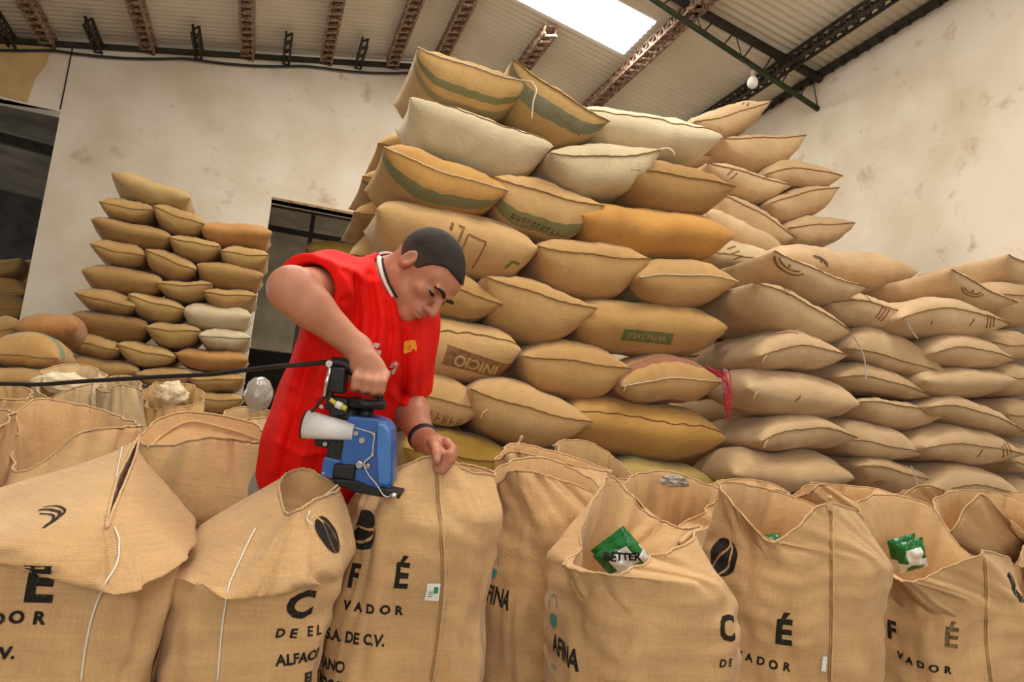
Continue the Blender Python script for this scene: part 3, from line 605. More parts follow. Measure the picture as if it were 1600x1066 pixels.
def standing_sack(label, Ym, hb, rings, rims, rgb=FRONT, seed=0, n=112, group='sacks standing in the front rows', inner=0.16, fold=1.0, rimfold=.45, M=64, e=2.7, hem=True, wide=True):
    """rings: (photo row, left, right) of the body from low to high at depth Ym; rims: rings of 8 points L FL F FR R BR B BL, (px, py, Y)"""
    cols = []                                              # list of rings of n Vectors
    first = None
    for (y, xl, xr) in rings:
        A, B = at(xl, y, Ym + .36 * hb * (1 if xl > 400 else -1)), at(xr, y, Ym - .36 * hb * (1 if xr > 400 else -1)); A.y = B.y = Ym; A.z = B.z = at((xl + xr) / 2, y, Ym - .5 * hb).z; c = (A + B) / 2
        cols.append((c, (B - A).length / 2, c.z))
    c0, a0, z0 = cols[0]; c1, a1, z1 = cols[-1]
    base = []
    lean = (c1 - c0) / max(.05, (z1 - z0)) if len(cols) > 1 else Vector((0, 0, 0))
    lean = Vector((max(-.12, min(.12, lean.x)), 0, 0))
    bx = c0.x - lean.x * z0
    base.append(super_ring((bx, Ym), a0 * .86, hb * .86, .012, n, e)); base.append(super_ring((bx, Ym), a0 * 1.0, hb * 1.0, .07, n, e))
    if z0 > .35: base.append(super_ring((bx + lean.x * z0 * .5, Ym), a0 * 1.04, hb * 1.05, z0 * .5, n, e))
    for c, a, z in cols: base.append(super_ring((c.x, Ym), a, hb, z, n, e))
    for r in rims: base.append(spline([at(*p) for p in r], n, True))
    m = len(base); ph = seed * 7.31; rnd = random.Random(seed)
    nrim = len(rims)
    V, F = [], []
    ctop = sum(base[-1], Vector()) / n
    for i in range(M + 1):
        t = i / M * (m - 1)
        k = min(int(t), m - 2); f = t - k
        a_, b_, c_, d_ = base[max(k - 1, 0)], base[k], base[k + 1], base[min(k + 2, m - 1)]
        tens = .36
        for j in range(n):
            p0, p1, p2, p3 = a_[j], b_[j], c_[j], d_[j]
            m1, m2 = (p2 - p0) * tens, (p3 - p1) * tens
            f2, f3 = f * f, f * f * f
            p = p1 * (2 * f3 - 3 * f2 + 1) + m1 * (f3 - 2 * f2 + f) + p2 * (-2 * f3 + 3 * f2) + m2 * (f3 - f2)
            th = 2 * math.pi * j / n
            out = Vector((-math.cos(th), -math.sin(th), 0))
            up = max(0.0, (t - (m - 2 - max(0, nrim - 1))) )        # 0 in the body, grows towards the mouth
            q = Vector((math.cos(th) * 1.6 + ph, math.sin(th) * 1.6, p.z * 3.0))
            dsp = noise.noise(q * 1.4) * .026 + noise.noise(q * 3.1) * .011 - (1 - abs(noise.noise(Vector((q.x * 2.6, q.y * 2.6, q.z * 1.6 + ph))) * 2)) ** 4 * .008 * (.3 + .7 * min(1.0, up + .25))
            body = 1 - min(1, up)
            dsp += body * .0038 * math.sin(p.z * 95 + 5 * noise.noise(q * 1.1) + 2.0 * math.sin(th * 2 + ph)) * (0.35 + max(0, noise.noise(q * 1.9 + Vector((9, 0, 0)))) * 1.6)
            ww = min(1.0, up)
            dsp += fold * ww * (.011 * math.sin(th * 9 + ph + 6 * noise.noise(q * .8)) + .007 * math.sin(th * 17 + 2 * ph + 5 * noise.noise(q * 1.2 + Vector((0, 4, 0))))) * (1 - (1 - rimfold) * (i / M) ** 10)
            if rimfold < .2: dsp *= 1 - (i / M) ** 8
            p = p + out * dsp
            if i == M: p.z += .004 * noise.noise(q * 6)
            if p.z < .008: p.z = .008
            V.append(p)
    R = lambda i, j: i * n + j % n
    for i in range(M):
        for j in range(n): F.append((R(i, j), R(i, j + 1), R(i + 1, j + 1), R(i + 1, j)))
    rim = [V[M * n + j].copy() for j in range(n)]
    # inside of the mouth
    li = M
    ccen = sum(rim, Vector()) / n
    zmin = min(p.z for p in rim)
    for s in range(1, 7):
        g = s / 6
        for j in range(n):
            o = V[(M - int(round(g * M / m * .9))) * n + j]
            tgt = Vector((ccen.x + (o.x - ccen.x) * (.93 - .05 * g), ccen.y + (o.y - ccen.y) * (.93 - .05 * g), 0))
            p = Vector((tgt.x, tgt.y, rim[j].z + (min(rim[j].z, zmin) - inner - rim[j].z) * g))
            if not wide: p = rim[j].lerp(ccen, .12 * g) - Vector((0, 0, inner * g))
            if s == 1: p = rim[j].lerp(ccen, .025) - Vector((0, 0, .006))
            V.append(p)
        for j in range(n): F.append((R(li, j), R(li, j + 1), R(li + s * 0 + 1, j + 1), R(li + 1, j)))
        li += 1
    V.append(Vector((ccen.x, ccen.y, zmin - inner + .03))); cc = len(V) - 1
    for j in range(n): F.append((R(li, j), R(li, j + 1), cc))
    F.append(tuple(range(n))[::-1])
    root = empty('standing_sack', (bx, Ym, 0)); tag(root, label, 'sack', group)
    body = pyd('sack_body', V, F, burlap(rgb), root)
    BVH[body.name] = BVHTree.FromPolygons([tuple(v) for v in V], F); root['bvh'] = body.name
    if hem:
        pts = [p + Vector((0, 0, .001)) for p in rim]; pts.append(pts[0])
        tube('hem', pts, .0028, M_hem, root, seg=6)
    root['n'] = n
    root['_'] = 0
    STAND.append((root, V, n, M))
    return root
STAND = []
def on_sack(root, px, py, off=.003):
    d = (CR * ((px - CX) / FPX) - CU * ((py - CY) / FPX) + CF).normalized()
    p, nn, _, _ = BVH[root['bvh']].ray_cast(CP, d)
    if p is None: return None
    return p + (nn if nn.dot(d) < 0 else -nn) * off
def line_on(root, pxs, name, r, mat, n=40, off=.003, label=None, seg=6, taper=None):
    """a cord, seam or string lying on the cloth along photo points"""
    q = spline([(x, y, 0) for x, y in pxs], n); pts = []
    for v in q:
        p = on_sack(root, v.x, v.y, off)
        if p is not None: 
            if pts and (p - pts[-1]).length > .12: continue
            pts.append(p)
    if len(pts) < 4: print('line miss', name, pxs[0]); return None
    for _ in range(2): pts = [pts[0]] + [(pts[i - 1] + pts[i] * 2 + pts[i + 1]) / 4 for i in range(1, len(pts) - 1)] + [pts[-1]]
    o = tube(name, pts, r, mat, root, seg=seg, taper=taper)
    if label: o['label'] = label
    return o
def T(root, px, py, s, h, bold=.0, sx=1.0, sp=1.0, rot=0.0, mat=None, slant=0.0):
    return decal(root, px, py, text2d(s, h * 1.38, bold, sx, sp, slant), mat or M_ink, 'lettering', math.radians(rot), label='printed letters ' + s)
def bean(root, px, py, r, rot=0, sq=1.0, style=0):
    """the printed bean mark: a filled disc split by pale swooping lines"""
    def lens(x0, x1, f0, f1, n=14):
        P = [(x0 + (x1 - x0) * k / n, f0(x0 + (x1 - x0) * k / n)) for k in range(n + 1)]; Q = [(x0 + (x1 - x0) * k / n, f1(x0 + (x1 - x0) * k / n)) for k in range(n, -1, -1)]
        return P + Q
    polys = []
    # crescents between lines x = c(y), clipped by the disc
    edges = [lambda y: -math.sqrt(max(0, 1 - y * y)), lambda y: -.12 + .30 * math.sin(y * 2.4), lambda y: .50 * math.cos(y * 1.5) + .10, lambda y: math.sqrt(max(0, 1 - y * y))]
    g = .07
    for a in range(3):
        n = 18
        for k in range(n):
            y0, y1 = -.97 + 1.94 * k / n, -.97 + 1.94 * (k + 1) / n
            cl = lambda v, y: max(-math.sqrt(max(0, 1 - y * y)), min(math.sqrt(max(0, 1 - y * y)), v))
            l0, l1 = cl(edges[a](y0) + (g if a else 0), y0), cl(edges[a](y1) + (g if a else 0), y1); r0, r1 = cl(edges[a + 1](y0) - (g if a < 2 else 0), y0), cl(edges[a + 1](y1) - (g if a < 2 else 0), y1)
            if r0 - l0 > .01 and r1 - l1 > .01: polys.append([(l0 * r * sq, y0 * r), (r0 * r * sq, y0 * r), (r1 * r * sq, y1 * r), (l1 * r * sq, y1 * r)])
    return decal(root, px, py, poly2d(polys), M_ink, 'bean_logo', math.radians(rot), label='printed dark coffee bean emblem')
def drop(root, px, py, h, rot=0):
    P = arc(0, -h * .18, h * .30, -math.pi * 1.12, math.pi * .12, 18); P.append((0, h * .5))
    ring = strip(arc(0, h * .22, h * .27, -.2, math.pi + .2, 14, h * .36), h * .045)
    cap = [arc(0, -h * .22, h * .28, math.pi, 2 * math.pi, 16, h * .32) + arc(0, -h * .18, h * .28, 0, math.pi, 10, h * .14)]
    return decal(root, px, py, poly2d(cap + ring), M_teal, 'drop_logo', math.radians(rot), label='printed teal drop emblem')

# --- front row
s1 = standing_sack('leftmost front sack, mouth folded over into a flap, letters E and DOR on it', 1.58, .20,
    [(1066, -130, 242), (950, -128, 272), (868, -124, 290)],
    [[(-124, 838, 1.6), (10, 848, 1.385), (150, 922, 1.35), (228, 915, 1.37), (297, 852, 1.55), (290, 795, 1.8), (150, 760, 1.88), (-60, 780, 1.82)],
     [(185, 745, 1.62), (172, 790, 1.50), (166, 826, 1.42), (180, 790, 1.5), (199, 745, 1.62), (212, 712, 1.74), (217, 682, 1.84), (202, 712, 1.74)]], seed=1, fold=.5, rimfold=.0, wide=False)
s2 = standing_sack('front sack with gathered mouth under the sewing machine, letters C and A', 1.64, .19,
    [(1066, 240, 498), (960, 256, 520), (905, 266, 536)],
    [[(298, 846, 1.66), (345, 922, 1.455), (411, 932, 1.42), (490, 896, 1.45), (543, 868, 1.6), (541, 815, 1.78), (440, 790, 1.86), (340, 812, 1.82)],
     [(436, 760, 1.68), (445, 800, 1.58), (462, 800, 1.52), (492, 782, 1.56), (530, 765, 1.66), (508, 748, 1.74), (478, 734, 1.78), (450, 740, 1.75)]], seed=2, fold=.45, rimfold=.1, inner=.05, wide=False)
s3 = standing_sack('tall front sack whose mouth the man holds, letters F É and a small tag', 1.84, .17,
    [(1066, 486, 749), (950, 508, 758), (860, 528, 767), (800, 544, 771)],
    [[(556, 774, 1.86), (612, 740, 1.79), (682, 712, 1.74), (735, 738, 1.77), (772, 742, 1.86), (742, 728, 1.98), (662, 722, 2.02), (592, 742, 1.96)]], seed=3, fold=.35, inner=.05, e=3.4, wide=False)
s4 = standing_sack('sack with teal drop and letters FINA, behind the held sack', 2.12, .19,
    [(1066, 742, 958), (950, 748, 962), (880, 756, 968), (820, 764, 972)],
    [[(770, 762, 2.12), (800, 737, 2.02), (848, 742, 1.98), (905, 762, 2.0), (956, 790, 2.12), (920, 748, 2.26), (850, 716, 2.3), (790, 726, 2.24)]], seed=4, fold=.9)
s5 = standing_sack('front sack with teal drop and AFINA, a green packet inside its open mouth', 1.66, .20,
    [(1066, 847, 1142), (1000, 845, 1145), (940, 847, 1140), (895, 858, 1114)],
    [[(900, 856, 1.68), (885, 886, 1.55), (960, 896, 1.48), (1032, 868, 1.52), (1100, 826, 1.64), (1062, 826, 1.84), (1002, 796, 1.90), (946, 745, 1.84)]], seed=5, fold=.8, inner=.14)
s6 = standing_sack('open front sack with round bean emblem, letter É and centre seam', 1.92, .20,
    [(1066, 1105, 1366), (980, 1100, 1378), (905, 1096, 1388), (860, 1100, 1376)],
    [[(1128, 757, 1.92), (1160, 806, 1.80), (1217, 848, 1.73), (1292, 788, 1.76), (1352, 808, 1.90), (1300, 800, 2.06), (1225, 772, 2.12), (1165, 758, 2.06)]], seed=6, fold=.5, inner=.12)
s7 = standing_sack('open front sack at right with letters F É and a green packet showing', 2.02, .19,
    [(1066, 1364, 1586), (980, 1368, 1592), (930, 1370, 1590)],
    [[(1376, 866, 2.02), (1402, 906, 1.88), (1455, 901, 1.84), (1538, 862, 1.86), (1582, 884, 2.0), (1508, 862, 2.16), (1440, 784, 2.22), (1338, 782, 2.16)]], seed=7, fold=.7, inner=.10)
s8 = standing_sack('sack cut by the right edge of the photo', 2.14, .16,
    [(1066, 1576, 1790), (980, 1580, 1795), (930, 1582, 1792)],
    [[(1590, 880, 2.16), (1620, 885, 2.04), (1680, 880, 2.0), (1740, 862, 2.04), (1780, 880, 2.16), (1740, 830, 2.3), (1680, 815, 2.34), (1620, 830, 2.3)]], seed=8, fold=.7)
# --- second and third rows
BACK = [
 ('sack with wide open mouth behind the leftmost front sack', 2.42, .21, [(1000, -10, 220), (850, -8, 226), (780, 0, 222)], [(14, 690, 2.42), (33, 738, 2.28), (125, 678, 2.26), (198, 668, 2.30), (214, 664, 2.44), (192, 652, 2.58), (120, 632, 2.64), (44, 627, 2.58)], dict(inner=.2, fold=1.1)),
 ('broad sack with sewn ridge between the leftmost sacks and the red shirt', 2.22, .20, [(1000, 170, 420), (860, 185, 430), (790, 200, 428)], [(222, 694, 2.18), (265, 694, 2.13), (330, 684, 2.10), (388, 690, 2.12), (420, 692, 2.2), (400, 664, 2.26), (292, 644, 2.28), (236, 664, 2.24)], dict(inner=.04, fold=.4, wide=False)),
 ('sack with dark stripe mark at the far left edge', 2.35, .20, [(1000, -230, -6), (850, -230, 8), (760, -226, 20)], [(-200, 690, 2.35), (-120, 700, 2.25), (-50, 680, 2.22), (10, 665, 2.26), (24, 648, 2.36), (0, 640, 2.5), (-90, 630, 2.54), (-180, 650, 2.48)], dict(inner=.1)),
 ('sack with a tied tuft right of the man\'s left hand', 2.52, .20, [(1000, 760, 960), (850, 764, 962), (790, 768, 964)], [(776, 720, 2.52), (800, 706, 2.42), (850, 716, 2.38), (910, 730, 2.42), (948, 736, 2.54), (900, 716, 2.66), (850, 702, 2.68), (800, 694, 2.64)], dict(inner=.06, fold=1.2)),
 ('open brownish sack behind the tufted one', 2.85, .20, [(1000, 850, 1010), (850, 852, 1006), (790, 856, 1000)], [(868, 712, 2.85), (890, 728, 2.73), (925, 738, 2.70), (960, 748, 2.74), (984, 742, 2.86), (950, 708, 3.0), (915, 690, 3.02), (880, 690, 2.98)], dict(inner=.2, rgb=(188, 152, 104))),
 ('open sack with grey plastic on its rim, left of the round bean emblem', 2.32, .20, [(1000, 960, 1140), (880, 962, 1146), (830, 966, 1142)], [(974, 770, 2.32), (990, 776, 2.22), (1040, 826, 2.14), (1100, 800, 2.18), (1132, 772, 2.30), (1090, 752, 2.46), (1040, 736, 2.5), (990, 744, 2.44)], dict(inner=.16, fold=1.0)),
 ('low sack showing behind the bean emblem sack', 2.62, .17, [(1000, 1090, 1240), (880, 1092, 1240), (820, 1096, 1238)], [(1100, 772, 2.62), (1125, 768, 2.52), (1170, 765, 2.48), (1215, 766, 2.52), (1240, 776, 2.64), (1210, 758, 2.76), (1170, 750, 2.78), (1120, 752, 2.74)], dict(inner=.12, fold=1.1)),
 ('sack with peaked folds behind the centre seam sack', 2.55, .20, [(1000, 1246, 1430), (880, 1248, 1428), (830, 1250, 1424)], [(1240, 778, 2.62), (1262, 772, 2.45), (1290, 758, 2.42), (1350, 786, 2.44), (1410, 780, 2.54), (1370, 764, 2.68), (1310, 758, 2.7), (1262, 756, 2.68)], dict(inner=.08, fold=1.2)),
 ('crumpled sack right of the second green packet', 2.52, .16, [(1000, 1470, 1660), (920, 1470, 1664), (870, 1476, 1660)], [(1462, 800, 2.42), (1480, 835, 2.3), (1532, 772, 2.28), (1590, 830, 2.3), (1640, 830, 2.42), (1600, 786, 2.56), (1540, 768, 2.6), (1480, 770, 2.56)], dict(inner=.1, fold=1.3)),
 ('sack in the back row at the right edge', 2.95, .20, [(1000, 1560, 1740), (900, 1562, 1740), (840, 1566, 1736)], [(1552, 800, 2.95), (1566, 790, 2.84), (1600, 800, 2.80), (1660, 800, 2.84), (1700, 806, 2.95), (1660, 780, 3.1), (1610, 770, 3.14), (1566, 774, 3.1)], dict(inner=.1, fold=1.2)),
 ('small sack with pointed corner in the back row below the light stacks', 2.98, .17, [(1000, 1380, 1536), (900, 1382, 1536), (840, 1386, 1532)], [(1375, 790, 2.9), (1400, 782, 2.8), (1445, 758, 2.78), (1490, 776, 2.8), (1530, 784, 2.9), (1490, 766, 3.04), (1440, 762, 3.06), (1400, 772, 3.02)], dict(inner=.1, fold=1.2)),
 ('sack with white lining, tallest of the far left open ones', 3.7, .22, [(900, 40, 170), (760, 42, 172), (690, 46, 170)], [(58, 600, 3.7), (75, 622, 3.56), (105, 610, 3.52), (140, 600, 3.56), (166, 590, 3.7), (145, 574, 3.86), (105, 570, 3.9), (70, 578, 3.86)], dict(inner=.2, fold=1.4, rgb=(204, 176, 132))),
 ('rumpled sack with grey lining between the far left open ones', 3.5, .20, [(900, 150, 230), (760, 150, 232), (690, 152, 230)], [(158, 610, 3.5), (168, 612, 3.4), (185, 602, 3.36), (205, 604, 3.4), (222, 610, 3.5), (205, 590, 3.62), (185, 588, 3.66), (168, 592, 3.62)], dict(inner=.2, fold=1.3, rgb=(190, 164, 122))),
 ('short open sack with white foam in it behind the broad sewn sack', 3.9, .20, [(900, 224, 320), (760, 224, 322), (690, 226, 320)], [(226, 620, 3.9), (240, 640, 3.8), (272, 636, 3.76), (300, 634, 3.8), (318, 622, 3.9), (302, 602, 4.02), (272, 600, 4.06), (240, 600, 4.02)], dict(inner=.12, fold=1.3, rgb=(198, 160, 104))),
 ('tan sack at the left edge below the black cord', 3.3, .22, [(900, -70, 60), (760, -70, 62), (690, -66, 60)], [(-60, 620, 3.3), (-30, 640, 3.16), (0, 625, 3.12), (30, 625, 3.16), (56, 618, 3.3), (30, 604, 3.46), (0, 600, 3.5), (-30, 604, 3.46)], dict(inner=.1, fold=1.2, rgb=(196, 160, 108))),
 ('low sack behind the broad sewn one, left of the red shirt', 3.1, .20, [(900, 330, 450), (760, 332, 450), (700, 334, 446)], [(335, 668, 3.1), (352, 664, 2.98), (385, 656, 2.94), (420, 654, 2.98), (444, 660, 3.1), (420, 642, 3.24), (385, 636, 3.28), (350, 644, 3.24)], dict(inner=.06, fold=1.0, rgb=(196, 164, 118))),
]
BK = []
for k, (lb, Ym, hb, rings, rim, kw) in enumerate(BACK):
    BK.append(standing_sack(lb, Ym, hb, rings, [rim], seed=20 + k, n=88, M=44, **kw))
# --- prints, seams, strings and tags of the front sacks
T(s1, 62, 913, 'E', .062, .003); T(s1, 42, 966, 'OR', .0195, .0012, sp=1.9); T(s1, -4, 968, 'D', .0195, .0012); T(s1, 8, 1021, '.V.', .0195, .0012)
decal(s1, 28, 818, poly2d(strip(arc(0, 0, .07, .4, 2.2), .004) + strip(arc(.01, -.012, .07, .4, 2.2), .006) + strip(arc(.02, -.026, .07, .5, 2.0), .004)), M_ink, 'bean_logo', label='dark stripes of a printed emblem')
line_on(s1, [(216, 684), (200, 740), (180, 800), (168, 826)], 'seam', .004, M_hem)
line_on(s1, [(192, 700), (180, 760), (172, 820), (165, 880), (155, 920)], 'string', .0015, M_string, label='white closing thread')
line_on(s1, [(176, 825), (186, 850), (178, 890), (158, 925), (145, 960), (135, 1010), (126, 1064)], 'string', .0017, M_string, label='white closing thread')
T(s2, 470, 947, 'C', .050, .003, 1.15); T(s2, 524, 943, 'A', .048, .0025); T(s2, 470, 990, 'DE EL', .0175, .0008, sp=1.6); T(s2, 472, 1028, 'ALFACO', .0190, .0010, .95, rot=4); T(s2, 483, 1059, 'EL', .019, .001)
bean(s2, 513, 836, .042, 30, .75)
line_on(s2, [(400, 828), (388, 850), (365, 900), (352, 940), (345, 1000), (340, 1064)], 'string', .0017, M_string, label='white closing thread')
line_on(s2, [(455, 800), (440, 850), (420, 900), (404, 926)], 'seam', .0035, M_hem)
bean(s3, 568, 828, .044, -62, 1.0); T(s3, 554, 902, 'F', .053, .002, .8); T(s3, 627, 902, 'É', .056, .0025, .85); T(s3, 580, 953, 'VADOR', .0195, .0012, sp=1.7, rot=0)
T(s3, 552, 998, 'S.A. DE C.V.', .0235, .0012, .82); T(s3, 508, 1035, 'LOZANO', .0235, .0012, .85); T(s3, 504, 1063, 'SALVADOR', .0235, .0012, .85)
line_on(s3, [(681, 716), (682, 760), (688, 840), (690, 920), (682, 1000), (672, 1064)], 'seam', .0022, M_seam)
line_on(s3, [(685, 716), (687, 760), (693, 840), (695, 920), (687, 1000), (677, 1064)], 'seam', .0036, M_hem)
M_tag = mat_new('paper_tag', lin((226, 226, 222)), .7)
decal(s3, 676, 925, poly2d([[(-.016, -.019), (.016, -.019), (.016, .019), (-.016, .019)]]), M_tag, 'paper_tag', off=.004, label='small white paper tag')
decal(s3, 680, 921, poly2d([[(-.005, -.008), (.006, -.007), (.006, .006), (-.004, .007)]]), mat_new('tag_green', lin((60, 130, 90)), .7), 'tag_print', off=.006)
decal(s3, 672, 930, poly2d([[(-.006, -.002), (.004, -.002), (.004, .0), (-.006, .0)], [(-.006, .003), (.004, .003), (.004, .005), (-.006, .005)], [(-.006, .008), (.002, .008), (.002, .010), (-.006, .010)]]), M_ink2, 'tag_print', off=.006)
drop(s4, 772, 886, .06); T(s4, 779, 934, 'FINA', .050, .002, .56, rot=-6)
drop(s5, 864, 957, .066, 12); T(s5, 882, 1020, 'AFINA', .046, .0018, .62, rot=-6); T(s5, 866, 1042, 'coffee', .012, .0, mat=M_teal)
T(s5, 1137, 984, 'C', .054, .0026); T(s5, 1135, 1037, 'DE', .0175, .0008, sp=1.6)
line_on(s5, [(1071, 848), (1080, 880), (1095, 920), (1112, 960), (1118, 1005)], 'string', .0017, M_string, label='white closing thread')
bean(s6, 1127, 870, .056, -14, .86); T(s6, 1224, 990, 'É', .067, .0035); T(s6, 1190, 1034, 'VADOR', .021, .0014, sp=1.8, rot=-3); T(s6, 1136, 975, 'F', .062, .003)
line_on(s6, [(1296, 796), (1297, 860), (1297, 940), (1296, 1010), (1294, 1064)], 'seam', .0022, M_seam)
line_on(s6, [(1300, 796), (1301, 860), (1301, 940), (1300, 1010), (1298, 1064)], 'seam', .0036, M_hem)
decal(s6, 1287, 1037, poly2d([[(-.006, -.02), (.006, -.02), (.006, .02), (-.006, .02)]]), M_tag, 'paper_tag', off=.004, label='narrow white tag on the seam')
T(s7, 1394, 986, 'F', .058, .003); T(s7, 1486, 998, 'É', .064, .0025, mat=M_ink2); T(s7, 1440, 1040, 'VADOR', .0225, .0014, sp=1.8, rot=-4); bean(s7, 1584, 918, .05, -20, .7)
line_on(s7, [(1540, 870), (1543, 930), (1543, 1000), (1550, 1064)], 'seam', .0036, M_hem)
line_on(s7, [(1536, 870), (1539, 930), (1539, 1000), (1546, 1064)], 'seam', .0022, M_seam)
T(s8, 1596, 1050, 'A', .03, .002)
line_on(BK[0], [(44, 735), (80, 705), (126, 676)], 'hem', .004, M_hem)
line_on(BK[1], [(232, 700), (290, 660), (360, 672), (415, 690)], 'seam', .0036, M_hem)
# tufts: knotted cloth corners tied with twine
def tuft(root, px, py, Y, h=.05, lean=.0):
    p = at(px, py, Y); tube('tuft', [p - Vector((0, 0, .012)), p + Vector((lean * .3, 0, h * .35)), p + Vector((lean * .7, -.004, h * .7)), p + Vector((lean, -.01, h))], .008, M_hem, root, n=14, taper=lambda t: 1.1 - .6 * t + .25 * math.sin(t * 9))
tuft(BK[3], 808, 700, 2.60, .045, .012); tuft(s5, 947, 752, 1.84, .03, .006); tuft(s6, 1296, 792, 1.76, .03, -.006)
tube('tuft', [at(1062, 850, 1.6), at(1080, 834, 1.62), at(1098, 828, 1.62)], .007, M_hem, s5, n=12)
# plastic packets inside the open sacks
def packet(px, py, Y, w, h, label, tilt=.3, letters='', seed=0):
    c = at(px, py, Y); root = empty('plastic_packet', c); tag(root, label, 'packet', 'green plastic packets in the open sacks')
    M_p = mat_new('clear_film', (.82, .86, .84), .18, 0, .6); M_g = mat_new('green_film', lin((18, 110, 52)), .22, 0, .6)
    N = 22; V, F, MI = [], [], []
    ux = CR; uy = (CU * .9 - CF * .2).normalized(); un = -CF
    for i in range(N + 1):
        for j in range(N + 1):
            u, v = -1 + 2 * i / N, -1 + 2 * j / N
            b = (1 - u ** 4) * (1 - v ** 4); nz = noise.noise(Vector((u * 2.2 + seed, v * 2.2, 0))) * .012 + noise.noise(Vector((u * 6 + seed, v * 6, 3))) * .004
            x, y = u * w / 2, v * h / 2; ct, st = math.cos(tilt), math.sin(tilt)
            V.append(c + ux * (x * ct - y * st) + uy * (x * st + y * ct) + un * (b * .028 + nz * (.4 + b)))
    for i in range(N):
        for j in range(N):
            F.append((i * (N + 1) + j, (i + 1) * (N + 1) + j, (i + 1) * (N + 1) + j + 1, i * (N + 1) + j + 1))
            u, v = -1 + 2 * (i + .5) / N, -1 + 2 * (j + .5) / N
            MI.append(1 if (abs(u) > .55 and v > -.3) or (v < -.55 and abs(u) < .6) or (v > .55) else 0)
    nf = len(V)
    V += [p - un * .05 for p in V[:]]; F += [tuple(k + nf for k in f[::-1]) for f in F[:]]; MI = MI + MI
    me = pyd('packet_film', V, F, [M_p, M_g], root); me.data.polygons.foreach_set('material_index', MI)
    BVH[me.name] = BVHTree.FromPolygons([tuple(v) for v in V[:nf]], F[:N * N]); root['bvh'] = me.name
    if letters: decal(root, px, py - 2, text2d(letters, h * .26, .001), M_ink, 'lettering', math.radians(6), maxlen=.006, off=.002)
    return root
packet(972, 872, 1.66, .105, .10, 'clear packet with green print lettered BETTER in the AFINA sack', .7, 'BETTER', 1)
packet(1424, 868, 2.06, .10, .12, 'shiny green and clear packet in the sack at the right', .3, '', 5)
packet(1215, 850, 1.95, .05, .04, 'small dark packet deep in the bean emblem sack', .1, '', 9)
